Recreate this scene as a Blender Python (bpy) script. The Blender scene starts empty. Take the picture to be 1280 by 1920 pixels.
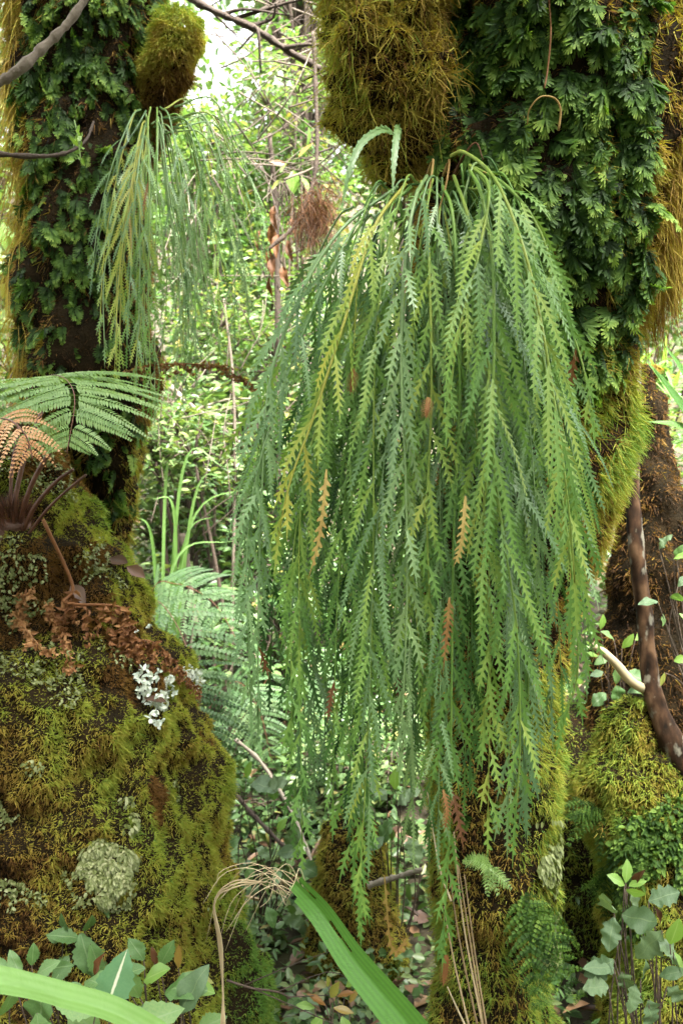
import bpy, math, random
import numpy as np
from mathutils import Vector, Matrix

random.seed(7)
rng = np.random.default_rng(11)
SC = bpy.context.scene
COL = SC.collection

# ------------------------------------------------------------------ camera
CAMZ = 1.35
TANV = math.tan(math.radians(30))
K = 2 * TANV / 1920.0
cam_d = bpy.data.cameras.new('camera')
cam = bpy.data.objects.new('camera', cam_d)
COL.objects.link(cam)
cam.location = (0, 0, CAMZ)
cam.rotation_euler = (math.radians(90), 0, 0)
cam_d.sensor_fit = 'VERTICAL'
cam_d.sensor_height = 36
cam_d.lens = 18 / TANV
cam_d.clip_start = 0.02
cam_d.clip_end = 400
cam_d.dof.use_dof = True
cam_d.dof.focus_distance = 1.25
cam_d.dof.aperture_fstop = 9.0
SC.camera = cam

# ------------------------------------------------------------------ light
SUN_EL, SUN_AZ = math.radians(58), math.radians(152)   # azimuth clockwise from +Y (over the right shoulder)
sdir = Vector((math.sin(SUN_AZ) * math.cos(SUN_EL), math.cos(SUN_AZ) * math.cos(SUN_EL), math.sin(SUN_EL)))
w = bpy.data.worlds.new('World')
SC.world = w
w.use_nodes = True
nt = w.node_tree
bg = nt.nodes['Background']
sky = nt.nodes.new('ShaderNodeTexSky')
sky.sky_type = 'NISHITA'
sky.sun_disc = False
sky.sun_elevation = SUN_EL
sky.sun_rotation = SUN_AZ
sky.air_density = 1.0
sky.dust_density = 4.0
hs = nt.nodes.new('ShaderNodeHueSaturation')
hs.inputs['Saturation'].default_value = 0.06
nt.links.new(sky.outputs[0], hs.inputs['Color'])
nt.links.new(hs.outputs[0], bg.inputs['Color'])
bg.inputs['Strength'].default_value = 0.12
sl = bpy.data.lights.new('sun', 'SUN')
sl.energy = 4.2
sl.angle = math.radians(14)
sl.color = (1.0, 0.96, 0.88)
so = bpy.data.objects.new('sun', sl)
COL.objects.link(so)
so.rotation_euler = (-sdir).to_track_quat('-Z', 'Y').to_euler()
SC.view_settings.view_transform = 'Standard'
SC.view_settings.look = 'None'
SC.view_settings.gamma = 1
SC.view_settings.use_curve_mapping = False
SC.view_settings.exposure = 3.5
SC.render.engine = 'CYCLES'
SC.cycles.max_bounces = 7
SC.cycles.diffuse_bounces = 4
SC.cycles.transmission_bounces = 4
SC.cycles.use_denoising = True

# ------------------------------------------------------------------ maths helpers
def P(px, py, Y):
    return np.array([(px - 640) * K * Y, Y, CAMZ + (960 - py) * K * Y])

def nrmz(a):
    a = np.asarray(a, float)
    return a / (np.linalg.norm(a, axis=-1, keepdims=True) + 1e-9)

def hash3(ix, iy, iz, seed):
    h = (ix * 374761393 + iy * 668265263 + iz * 2147483647 + seed * 1274126177) & 0xffffffff
    h = ((h ^ (h >> 13)) * 1274126177) & 0xffffffff
    h = h ^ (h >> 16)
    return (h & 0xffff) / 65535.0

def noise(p, scale, seed=0):
    q = np.asarray(p, float) * scale
    i = np.floor(q).astype(np.int64)
    f = q - i
    f = f * f * (3 - 2 * f)
    out = 0
    for dx in (0, 1):
        for dy in (0, 1):
            for dz in (0, 1):
                wgt = (f[..., 0] if dx else 1 - f[..., 0]) * (f[..., 1] if dy else 1 - f[..., 1]) * (f[..., 2] if dz else 1 - f[..., 2])
                out = out + wgt * hash3(i[..., 0] + dx, i[..., 1] + dy, i[..., 2] + dz, seed)
    return out

def fbm(p, scale, seed=0, octs=3):
    a, s, out, tot = 1.0, scale, 0, 0
    for o in range(octs):
        out = out + a * noise(p, s, seed + o)
        tot += a
        a *= 0.5
        s *= 2.07
    return out / tot

def randdir(n):
    return nrmz(rng.normal(size=(n, 3)))

def catmull(pts, n):
    pts = np.asarray(pts, float)
    q = np.vstack([2 * pts[0] - pts[1], pts, 2 * pts[-1] - pts[-2]])
    m = len(pts) - 1
    ts = np.linspace(0, m, n)
    out = []
    for t in ts:
        i = min(int(t), m - 1)
        u = t - i
        a, b, c, d = q[i], q[i + 1], q[i + 2], q[i + 3]
        out.append(0.5 * ((2 * b) + (c - a) * u + (2 * a - 5 * b + 4 * c - d) * u * u + (3 * b - a - 3 * c + d) * u ** 3))
    return np.array(out)

DOWN = np.array([0, 0, -1.0])

# ------------------------------------------------------------------ mesh soup
class Soup:
    def __init__(s):
        s.v, s.q, s.t, s.tint, s.u, s.w = [], [], [], [], [], []
        s.n = 0
    def add(s, v, quads=None, tris=None, tint=0.5, u=0.0, w=0.0):
        v = np.asarray(v, float).reshape(-1, 3)
        k = len(v)
        s.v.append(v)
        if quads is not None: s.q.append(np.asarray(quads, np.int64).reshape(-1, 4) + s.n)
        if tris is not None: s.t.append(np.asarray(tris, np.int64).reshape(-1, 3) + s.n)
        s.tint.append(np.broadcast_to(np.asarray(tint, float), (k,)) if np.ndim(tint) == 0 else np.asarray(tint, float))
        s.u.append(np.full(k, u, float) if np.ndim(u) == 0 else np.asarray(u, float))
        s.w.append(np.full(k, w, float) if np.ndim(w) == 0 else np.asarray(w, float))
        s.n += k
    def mesh(s, name, origin=(0, 0, 0), smooth=True):
        me = bpy.data.meshes.new(name)
        if not s.v: return me
        v = np.vstack(s.v) - np.asarray(origin, float)
        q = np.vstack(s.q) if s.q else np.zeros((0, 4), np.int64)
        t = np.vstack(s.t) if s.t else np.zeros((0, 3), np.int64)
        me.vertices.add(len(v))
        me.vertices.foreach_set('co', v.astype(np.float32).ravel())
        li = np.concatenate([q.ravel(), t.ravel()]).astype(np.int32)
        me.loops.add(len(li))
        me.loops.foreach_set('vertex_index', li)
        tot = np.concatenate([np.full(len(q), 4), np.full(len(t), 3)]).astype(np.int32)
        st = (np.cumsum(tot) - tot).astype(np.int32)
        me.polygons.add(len(tot))
        me.polygons.foreach_set('loop_start', st)
        me.polygons.foreach_set('loop_total', tot)
        if smooth: me.polygons.foreach_set('use_smooth', np.ones(len(tot), bool))
        for nm, arr in (('tint', s.tint), ('across', s.u), ('along', s.w)):
            at = me.attributes.new(nm, 'FLOAT', 'POINT')
            at.data.foreach_set('value', np.concatenate(arr).astype(np.float32))
        me.update(calc_edges=True)
        me.validate()
        return me

# ------------------------------------------------------------------ objects
def thing(name, label, cat, loc, group=None):
    o = bpy.data.objects.new(name, None)
    o.empty_display_size = 0.05
    COL.objects.link(o)
    o.location = tuple(float(x) for x in loc)
    o['label'] = label
    o['category'] = cat
    if group: o['group'] = group
    return o

def org(parent):
    if parent is None: return np.zeros(3)
    while parent.parent is not None: parent = parent.parent
    return np.array(parent.location)

def obj(name, S, mat, parent=None, kind=None, label=None, smooth=True):
    me = S.mesh(name, org(parent), smooth) if isinstance(S, Soup) else S
    o = bpy.data.objects.new(name, me)
    COL.objects.link(o)
    if mat is not None and len(me.materials) == 0: me.materials.append(mat)
    if parent is not None: o.parent = parent
    if kind: o['kind'] = kind
    if label: o['label'] = label
    return o

def tag(o, label, cat, group=None):
    o['label'] = label
    o['category'] = cat
    if group: o['group'] = group

def frame(d, n):
    d = nrmz(d)
    s = nrmz(np.cross(d, n))
    n = np.cross(s, d)
    return s, d, n

def place(name, me, parent, base, d, n, scale, label=None, wide=1.0):
    """a part that shares a mesh modelled along +Y with its face up +Z"""
    o = bpy.data.objects.new(name, me)
    COL.objects.link(o)
    o.parent = parent
    s, d, n = frame(np.asarray(d, float), np.asarray(n, float))
    b = np.asarray(base) - org(parent)
    m = Matrix(((s[0] * scale * wide, d[0] * scale, n[0] * scale, b[0]),
                (s[1] * scale * wide, d[1] * scale, n[1] * scale, b[1]),
                (s[2] * scale * wide, d[2] * scale, n[2] * scale, b[2]), (0, 0, 0, 1)))
    o.matrix_local = m
    if label: o['label'] = label
    return o

# ------------------------------------------------------------------ materials
def ramp_node(nt, stops):
    r = nt.nodes.new('ShaderNodeValToRGB')
    e = r.color_ramp.elements
    e[0].position, e[0].color = stops[0][0], (*stops[0][1], 1)
    e[1].position, e[1].color = stops[-1][0], (*stops[-1][1], 1)
    for p, c in stops[1:-1]:
        x = e.new(p)
        x.color = (*c, 1)
    return r

def leaf_mat(name, stops, trans=0.35, rough=0.45, spec=0.5, vary=0.25, nscale=40, rib=None, stripes=None, bump=0.0):
    m = bpy.data.materials.new(name)
    m.use_nodes = True
    nt = m.node_tree
    pb = nt.nodes['Principled BSDF']
    out = nt.nodes['Material Output']
    at = nt.nodes.new('ShaderNodeAttribute')
    at.attribute_name = 'tint'
    no = nt.nodes.new('ShaderNodeTexNoise')
    no.inputs['Scale'].default_value = nscale
    no.inputs['Detail'].default_value = 3
    tc = nt.nodes.new('ShaderNodeTexCoord')
    nt.links.new(tc.outputs['Object'], no.inputs['Vector'])
    ma = nt.nodes.new('ShaderNodeMath'); ma.operation = 'MULTIPLY_ADD'
    nt.links.new(no.outputs['Fac'], ma.inputs[0])
    ma.inputs[1].default_value = vary
    ma.inputs[2].default_value = -vary / 2
    ad = nt.nodes.new('ShaderNodeMath'); ad.operation = 'ADD'
    nt.links.new(at.outputs['Fac'], ad.inputs[0])
    nt.links.new(ma.outputs[0], ad.inputs[1])
    oi = nt.nodes.new('ShaderNodeObjectInfo')
    ob = nt.nodes.new('ShaderNodeMath'); ob.operation = 'MULTIPLY_ADD'
    nt.links.new(oi.outputs['Random'], ob.inputs[0])
    ob.inputs[1].default_value = 0.12
    ob.inputs[2].default_value = -0.06
    ad2 = nt.nodes.new('ShaderNodeMath'); ad2.operation = 'ADD'
    nt.links.new(ad.outputs[0], ad2.inputs[0])
    nt.links.new(ob.outputs[0], ad2.inputs[1])
    r = ramp_node(nt, stops)
    nt.links.new(ad2.outputs[0], r.inputs[0])
    col = r.outputs[0]
    if rib or stripes:
        au = nt.nodes.new('ShaderNodeAttribute')
        au.attribute_name = 'across'
        if rib:
            ab = nt.nodes.new('ShaderNodeMath'); ab.operation = 'ABSOLUTE'
            nt.links.new(au.outputs['Fac'], ab.inputs[0])
            mr = nt.nodes.new('ShaderNodeMapRange')
            mr.inputs['From Min'].default_value = rib[1]
            mr.inputs['From Max'].default_value = rib[1] * 0.4
            nt.links.new(ab.outputs[0], mr.inputs['Value'])
            mx = nt.nodes.new('ShaderNodeMixRGB')
            nt.links.new(mr.outputs[0], mx.inputs[0])
            nt.links.new(col, mx.inputs[1])
            mx.inputs[2].default_value = (*rib[0], 1)
            col = mx.outputs[0]
        if stripes:
            sn = nt.nodes.new('ShaderNodeMath'); sn.operation = 'MULTIPLY'
            nt.links.new(au.outputs['Fac'], sn.inputs[0]); sn.inputs[1].default_value = stripes[1]
            s2 = nt.nodes.new('ShaderNodeMath'); s2.operation = 'SINE'
            nt.links.new(sn.outputs[0], s2.inputs[0])
            mr = nt.nodes.new('ShaderNodeMapRange')
            mr.inputs['From Min'].default_value = -1
            mr.inputs['To Max'].default_value = stripes[2]
            nt.links.new(s2.outputs[0], mr.inputs['Value'])
            mx = nt.nodes.new('ShaderNodeMixRGB')
            nt.links.new(mr.outputs[0], mx.inputs[0])
            nt.links.new(col, mx.inputs[1])
            mx.inputs[2].default_value = (*stripes[0], 1)
            col = mx.outputs[0]
    nt.links.new(col, pb.inputs['Base Color'])
    pb.inputs['Roughness'].default_value = rough
    pb.inputs['Specular IOR Level'].default_value = spec
    if bump:
        bn = nt.nodes.new('ShaderNodeBump')
        bn.inputs['Strength'].default_value = bump
        bn.inputs['Distance'].default_value = 0.004
        n2 = nt.nodes.new('ShaderNodeTexNoise')
        n2.inputs['Scale'].default_value = 160
        n2.inputs['Detail'].default_value = 4
        nt.links.new(tc.outputs['Object'], n2.inputs['Vector'])
        nt.links.new(n2.outputs['Fac'], bn.inputs['Height'])
        nt.links.new(bn.outputs[0], pb.inputs['Normal'])
    if trans > 0:
        tr = nt.nodes.new('ShaderNodeBsdfTranslucent')
        br = nt.nodes.new('ShaderNodeMixRGB'); br.blend_type = 'MULTIPLY'
        br.inputs[0].default_value = 1
        br.inputs[2].default_value = (1.2, 1.25, 0.5, 1)
        nt.links.new(col, br.inputs[1])
        nt.links.new(br.outputs[0], tr.inputs['Color'])
        mi = nt.nodes.new('ShaderNodeMixShader')
        mi.inputs[0].default_value = trans
        nt.links.new(pb.outputs[0], mi.inputs[1])
        nt.links.new(tr.outputs[0], mi.inputs[2])
        nt.links.new(mi.outputs[0], out.inputs['Surface'])
    return m

MOSS_RAMP = [(0.0, (0.007, 0.005, 0.003)), (0.2, (0.055, 0.027, 0.009)), (0.38, (0.16, 0.082, 0.022)), (0.58, (0.31, 0.235, 0.045)), (0.8, (0.27, 0.31, 0.045)), (1.0, (0.11, 0.21, 0.038))]
M_moss = leaf_mat('moss', MOSS_RAMP, trans=0.35, rough=0.75, spec=0.15, vary=0.25, nscale=18)
M_under = leaf_mat('mossy_bark', [(0, (0.004, 0.003, 0.002)), (0.35, (0.008, 0.006, 0.003)), (0.7, (0.017, 0.011, 0.005)), (1, (0.018, 0.017, 0.006))], trans=0, rough=0.95, spec=0.05, vary=0.9, nscale=26, bump=1.0)
M_fern = leaf_mat('spleenwort_leaf', [(0, (0.016, 0.055, 0.012)), (0.3, (0.050, 0.125, 0.026)), (0.6, (0.135, 0.255, 0.052)), (0.8, (0.23, 0.31, 0.06)), (1, (0.32, 0.32, 0.06))], trans=0.27, rough=0.45, spec=0.3, vary=0.4, nscale=14)
M_fern_b = leaf_mat('spleenwort_leaf_bluish', [(0, (0.035, 0.085, 0.035)), (0.5, (0.125, 0.225, 0.085)), (1, (0.23, 0.33, 0.13))], trans=0.25, rough=0.40, spec=0.45, vary=0.4, nscale=14)
M_dead = leaf_mat('dead_leaf', [(0, (0.035, 0.016, 0.008)), (0.4, (0.11, 0.045, 0.016)), (0.7, (0.20, 0.09, 0.03)), (1, (0.34, 0.25, 0.08))], trans=0.25, rough=0.65, spec=0.25, vary=0.3, nscale=60)
M_salmon = leaf_mat('dry_frond', [(0, (0.30, 0.13, 0.06)), (0.5, (0.50, 0.27, 0.14)), (1, (0.62, 0.42, 0.26))], trans=0.3, rough=0.6, spec=0.25, vary=0.3, nscale=40)
M_film = leaf_mat('filmy_fern_leaf', [(0, (0.010, 0.024, 0.005)), (0.35, (0.032, 0.075, 0.013)), (0.7, (0.10, 0.185, 0.030)), (1, (0.24, 0.34, 0.065))], trans=0.45, rough=0.6, spec=0.2, vary=0.6, nscale=12)
M_tfern = leaf_mat('fern_frond', [(0, (0.07, 0.145, 0.04)), (0.5, (0.155, 0.265, 0.085)), (1, (0.26, 0.36, 0.14))], trans=0.35, rough=0.42, spec=0.4, vary=0.3, nscale=20)
M_rust = leaf_mat('rusty_dead_frond', [(0, (0.07, 0.026, 0.010)), (0.4, (0.20, 0.085, 0.032)), (0.7, (0.34, 0.17, 0.07)), (1, (0.45, 0.28, 0.13))], trans=0.2, rough=0.65, spec=0.25, vary=0.3, nscale=60)
M_bank = leaf_mat('pale_fern_frond', [(0, (0.028, 0.068, 0.022)), (0.5, (0.060, 0.118, 0.042)), (1, (0.11, 0.17, 0.065))], trans=0.22, rough=0.55, spec=0.3, vary=0.3, nscale=20)
M_bgleaf = leaf_mat('shrub_leaf', [(0, (0.020, 0.050, 0.016)), (0.4, (0.055, 0.115, 0.034)), (0.7, (0.10, 0.175, 0.062)), (0.92, (0.17, 0.225, 0.085)), (1, (0.26, 0.21, 0.07))], trans=0.34, rough=0.36, spec=0.45, vary=0.2, nscale=3)
M_litter = leaf_mat('fallen_leaf', [(0, (0.035, 0.018, 0.012)), (0.5, (0.12, 0.062, 0.035)), (0.8, (0.25, 0.14, 0.075)), (1, (0.34, 0.25, 0.15))], trans=0.1, rough=0.45, spec=0.5, vary=0.3, nscale=30)
M_broad = leaf_mat('broad_leaf', [(0, (0.045, 0.105, 0.028)), (0.5, (0.100, 0.195, 0.060)), (1, (0.18, 0.28, 0.09))], trans=0.3, rough=0.38, spec=0.5, vary=0.6, nscale=25, rib=((0.16, 0.25, 0.11), 0.08), bump=.3)
M_white = leaf_mat('white_veined_leaf', [(0, (0.06, 0.15, 0.07)), (0.5, (0.10, 0.22, 0.11)), (1, (0.16, 0.29, 0.15))], trans=0.3, rough=0.35, spec=0.6, vary=0.4, nscale=25, rib=((0.60, 0.62, 0.50), 0.11))
M_grey = leaf_mat('grey_green_leaf', [(0, (0.045, 0.085, 0.035)), (0.5, (0.085, 0.145, 0.065)), (1, (0.15, 0.21, 0.095))], trans=0.25, rough=0.42, spec=0.4, vary=0.6, nscale=25, rib=((0.13, 0.19, 0.09), 0.06), bump=.3)
M_lime = leaf_mat('young_leaf', [(0, (0.10, 0.20, 0.03)), (0.5, (0.17, 0.30, 0.06)), (1, (0.26, 0.38, 0.09))], trans=0.4, rough=0.35, spec=0.5, vary=0.3, nscale=25, rib=((0.25, 0.36, 0.12), 0.08))
M_red = leaf_mat('reddish_leaf', [(0, (0.16, 0.05, 0.02)), (0.5, (0.24, 0.13, 0.03)), (1, (0.22, 0.26, 0.06))], trans=0.35, rough=0.35, spec=0.5, vary=0.5, nscale=25)
M_strap = leaf_mat('strap_leaf', [(0, (0.04, 0.115, 0.018)), (0.5, (0.075, 0.19, 0.030)), (1, (0.13, 0.27, 0.05))], trans=0.3, rough=0.5, spec=0.25, vary=0.25, nscale=8, stripes=((0.03, 0.08, 0.018), 23, 0.35), bump=.3)
M_strap2 = leaf_mat('pale_strap_leaf', [(0, (0.08, 0.17, 0.03)), (0.5, (0.13, 0.25, 0.06)), (1, (0.20, 0.33, 0.10))], trans=0.35, rough=0.4, spec=0.5, vary=0.25, nscale=10, stripes=((0.19, 0.31, 0.12), 15, 0.3), bump=.25)
M_straw = leaf_mat('dry_straw', [(0, (0.14, 0.09, 0.045)), (0.5, (0.30, 0.22, 0.12)), (1, (0.46, 0.38, 0.24))], trans=0.15, rough=0.6, spec=0.25, vary=0.3, nscale=30)
M_bark = leaf_mat('twig_bark', [(0, (0.020, 0.014, 0.010)), (0.5, (0.065, 0.045, 0.032)), (1, (0.20, 0.17, 0.13))], trans=0, rough=0.8, spec=0.3, vary=0.5, nscale=60, bump=0.6)
M_stipe = leaf_mat('fern_stalk', [(0, (0.030, 0.012, 0.006)), (0.5, (0.085, 0.030, 0.014)), (1, (0.22, 0.09, 0.04))], trans=0, rough=0.5, spec=0.4, vary=0.4, nscale=70, bump=0.4)
M_lichen = leaf_mat('white_lichen', [(0, (0.34, 0.40, 0.34)), (0.5, (0.52, 0.57, 0.50)), (1, (0.66, 0.69, 0.62))], trans=0.1, rough=0.8, spec=0.2, vary=0.4, nscale=80)
M_pale = leaf_mat('pale_liverwort', [(0, (0.10, 0.125, 0.03)), (0.5, (0.19, 0.22, 0.08)), (1, (0.36, 0.37, 0.20))], trans=0.25, rough=0.5, spec=0.4, vary=0.4, nscale=40)

def spotted_bark():
    m = bpy.data.materials.new('spotted_bark')
    m.use_nodes = True
    nt = m.node_tree
    pb = nt.nodes['Principled BSDF']
    tc = nt.nodes.new('ShaderNodeTexCoord')
    n1 = nt.nodes.new('ShaderNodeTexNoise'); n1.inputs['Scale'].default_value = 34; n1.inputs['Detail'].default_value = 6
    r1 = ramp_node(nt, [(0.36, (0.007, 0.004, 0.002)), (0.50, (0.034, 0.017, 0.008)), (0.64, (0.095, 0.054, 0.028))])
    n2 = nt.nodes.new('ShaderNodeTexNoise'); n2.inputs['Scale'].default_value = 46; n2.inputs['Detail'].default_value = 4
    r2 = ramp_node(nt, [(0.56, (0, 0, 0)), (0.64, (0.8, 0.8, 0.8))])
    mx = nt.nodes.new('ShaderNodeMixRGB')
    mx.inputs[2].default_value = (0.16, 0.15, 0.115, 1)
    mp = nt.nodes.new('ShaderNodeMapping'); mp.inputs['Scale'].default_value = (1, 1, 0.55)
    nt.links.new(tc.outputs['Object'], mp.inputs[0])
    for n in (n1, n2): nt.links.new(mp.outputs[0], n.inputs['Vector'])
    nt.links.new(n1.outputs['Fac'], r1.inputs[0]); nt.links.new(n2.outputs['Fac'], r2.inputs[0])
    nt.links.new(r2.outputs[0], mx.inputs[0]); nt.links.new(r1.outputs[0], mx.inputs[1])
    nt.links.new(mx.outputs[0], pb.inputs['Base Color'])
    b = nt.nodes.new('ShaderNodeBump'); b.inputs['Strength'].default_value = 0.7; b.inputs['Distance'].default_value = 0.004
    nt.links.new(n1.outputs['Fac'], b.inputs['Height']); nt.links.new(b.outputs[0], pb.inputs['Normal'])
    pb.inputs['Roughness'].default_value = 0.9
    pb.inputs['Specular IOR Level'].default_value = 0.15
    return m
M_spot = spotted_bark()

def soil_mat():
    m = bpy.data.materials.new('forest_soil')
    m.use_nodes = True
    nt = m.node_tree
    pb = nt.nodes['Principled BSDF']
    tc = nt.nodes.new('ShaderNodeTexCoord')
    n1 = nt.nodes.new('ShaderNodeTexNoise'); n1.inputs['Scale'].default_value = 9; n1.inputs['Detail'].default_value = 8
    nt.links.new(tc.outputs['Object'], n1.inputs['Vector'])
    r = ramp_node(nt, [(0.3, (0.012, 0.009, 0.005)), (0.5, (0.035, 0.026, 0.012)), (0.7, (0.05, 0.05, 0.016))])
    nt.links.new(n1.outputs['Fac'], r.inputs[0]); nt.links.new(r.outputs[0], pb.inputs['Base Color'])
    b = nt.nodes.new('ShaderNodeBump'); b.inputs['Distance'].default_value = 0.03
    nt.links.new(n1.outputs['Fac'], b.inputs['Height']); nt.links.new(b.outputs[0], pb.inputs['Normal'])
    pb.inputs['Roughness'].default_value = 0.9
    return m
M_soil = soil_mat()

# ------------------------------------------------------------------ shape helpers
def tube(S, pts, rad, seg=7, tint=0.5, lump=0.0, seed=0):
    pts = np.asarray(pts, float)
    n = len(pts)
    rad = np.broadcast_to(np.asarray(rad, float), (n,))
    tg = nrmz(np.gradient(pts, axis=0))
    ref = np.array([0.31, -0.9, 0.3])
    s = nrmz(np.cross(tg, ref))
    b = np.cross(s, tg)
    th = np.linspace(0, 2 * math.pi, seg, endpoint=False)
    ring = pts[:, None, :] + rad[:, None, None] * (np.cos(th)[None, :, None] * s[:, None, :] + np.sin(th)[None, :, None] * b[:, None, :])
    if lump:
        nn = fbm(ring.reshape(-1, 3), 1 / max(rad.max() * 1.6, 1e-4), seed).reshape(n, seg) - 0.5
        ring = ring + (ring - pts[:, None, :]) * (nn * lump)[..., None]
    i = np.arange(n - 1)[:, None] * seg
    j = np.arange(seg)[None, :]
    j2 = (j + 1) % seg
    q = np.stack([i + j, i + j2, i + seg + j2, i + seg + j], -1).reshape(-1, 4)
    v = ring.reshape(-1, 3)
    caps = []
    k = len(v)
    v = np.vstack([v, pts[0], pts[-1]])
    tr = [[k, (a + 1) % seg, a] for a in range(seg)] + [[k + 1, (n - 1) * seg + a, (n - 1) * seg + (a + 1) % seg] for a in range(seg)]
    S.add(v, quads=q, tris=tr, tint=tint)

def strands(S, base, d, L, W, droop, tint, segs=2, wob=0.0):
    """many thin tapering strips at once"""
    N = len(base)
    if N == 0: return
    L = np.broadcast_to(np.asarray(L, float), (N,)); W = np.broadcast_to(np.asarray(W, float), (N,))
    droop = np.broadcast_to(np.asarray(droop, float), (N,)); tint = np.broadcast_to(np.asarray(tint, float), (N,))
    side = nrmz(np.cross(d, randdir(N)))
    wv = randdir(N) * wob
    ph = rng.uniform(0, 6.28, N)
    rows = []
    for k in range(segs + 1):
        t = k / segs
        p = base + d * (L * t)[:, None] + DOWN * (droop * L * t * t)[:, None] + wv * (L * np.sin(t * 5 + ph) * t)[:, None]
        ww = W * (1 - 0.8 * t) * 0.5
        rows.append(p - side * ww[:, None]); rows.append(p + side * ww[:, None])
    v = np.stack(rows, 1)
    m = 2 * (segs + 1)
    q = np.array([[2 * k, 2 * k + 1, 2 * k + 3, 2 * k + 2] for k in range(segs)])
    q = (np.arange(N)[:, None, None] * m + q[None]).reshape(-1, 4)
    S.add(v.reshape(-1, 3), quads=q, tint=np.repeat(tint, m))

def hexleaves(S, base, d, n, L, W, tint, fold=0.25, curl=0.15):
    """many oval leaves folded along the midrib, four triangles each"""
    N = len(base)
    if N == 0: return
    s = nrmz(np.cross(d, n)); n = np.cross(s, d)
    L = np.broadcast_to(np.asarray(L, float), (N,))[:, None]; W = np.broadcast_to(np.asarray(W, float), (N,))[:, None] * 0.5
    tint = np.broadcast_to(np.asarray(tint, float), (N,))
    def pt(t, x):
        return base + d * L * t - n * (curl * L * t * t) + s * W * x + n * (fold * W * abs(x))
    v = np.stack([pt(0, 0), pt(.3, -.95), pt(.68, -.8), pt(1, 0), pt(.68, .8), pt(.3, .95)], 1)
    q = np.array([[0, 3, 2, 1], [0, 5, 4, 3]])
    q = (np.arange(N)[:, None, None] * 6 + q[None]).reshape(-1, 4)
    S.add(v.reshape(-1, 3), quads=q, tint=np.repeat(tint, 6), u=np.tile([0, -1, -.8, 0, .8, 1], N))

def leaf_mesh(name, mat, prof, ncol=5, fold=0.18, curl=0.2, serr=0.0, wave=0.0, seed=0, hole=False, tint=0.5):
    """one leaf along +Y, length 1; prof = [(t, half width)]"""
    r = np.random.default_rng(seed)
    t = np.array([p[0] for p in prof]); wd = np.array([p[1] for p in prof])
    nrow = 17 if serr else (33 if len(prof) > 8 else 11)
    tt = np.linspace(0, 1, nrow)
    hw = np.interp(tt, t, wd)
    c = np.linspace(-1, 1, ncol)
    if len(prof) > 8: hw[1:-1] = np.convolve(hw, [.25, .5, .25], 'same')[1:-1]; hw[2:-2] = np.convolve(hw, [.2, .6, .2], 'same')[2:-2]
    ww = hw.copy()
    if serr: ww = hw * (1 + serr * np.where(np.arange(nrow) % 2 == 0, -1, 1))
    T, C = np.meshgrid(tt, c, indexing='ij')
    Wd = np.repeat(ww[:, None], ncol, 1)
    fw = np.where(np.abs(C) > 0.9, 0.03 if serr else 0, 0)
    X = C * Wd * (1 + 0.06 * r.normal(size=T.shape) * (np.abs(C) > .9))
    Yy = T - fw * 0.5
    Z = fold * np.abs(C) * Wd - curl * T * T + wave * np.sin(T * 11 + C * 2.5 + r.uniform(0, 6)) * Wd
    v = np.stack([X, Yy, Z], -1).reshape(-1, 3)
    q = [[i * ncol + j, i * ncol + j + 1, (i + 1) * ncol + j + 1, (i + 1) * ncol + j] for i in range(nrow - 1) for j in range(ncol - 1)]
    if hole: q = [f for k, f in enumerate(q) if r.random() > 0.08]
    S = Soup()
    S.add(v, quads=q, tint=tint, u=C.ravel(), w=T.ravel())
    me = S.mesh(name)
    me.materials.append(mat)
    return me

OVAL = [(0, .02), (.08, .08), (.3, .24), (.5, .28), (.75, .2), (.92, .08), (1, .0)]
LANCE = [(0, .02), (.1, .07), (.35, .17), (.6, .16), (.85, .07), (1, 0)]
ROUND = [(0, .03), (.1, .16), (.3, .36), (.55, .42), (.8, .33), (.94, .17), (1, .05)]
LOBED = [(0, .03), (.12, .13), (.25, .34), (.375, .22), (.5, .40), (.625, .24), (.75, .30), (.875, .16), (1, .03)]

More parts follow.
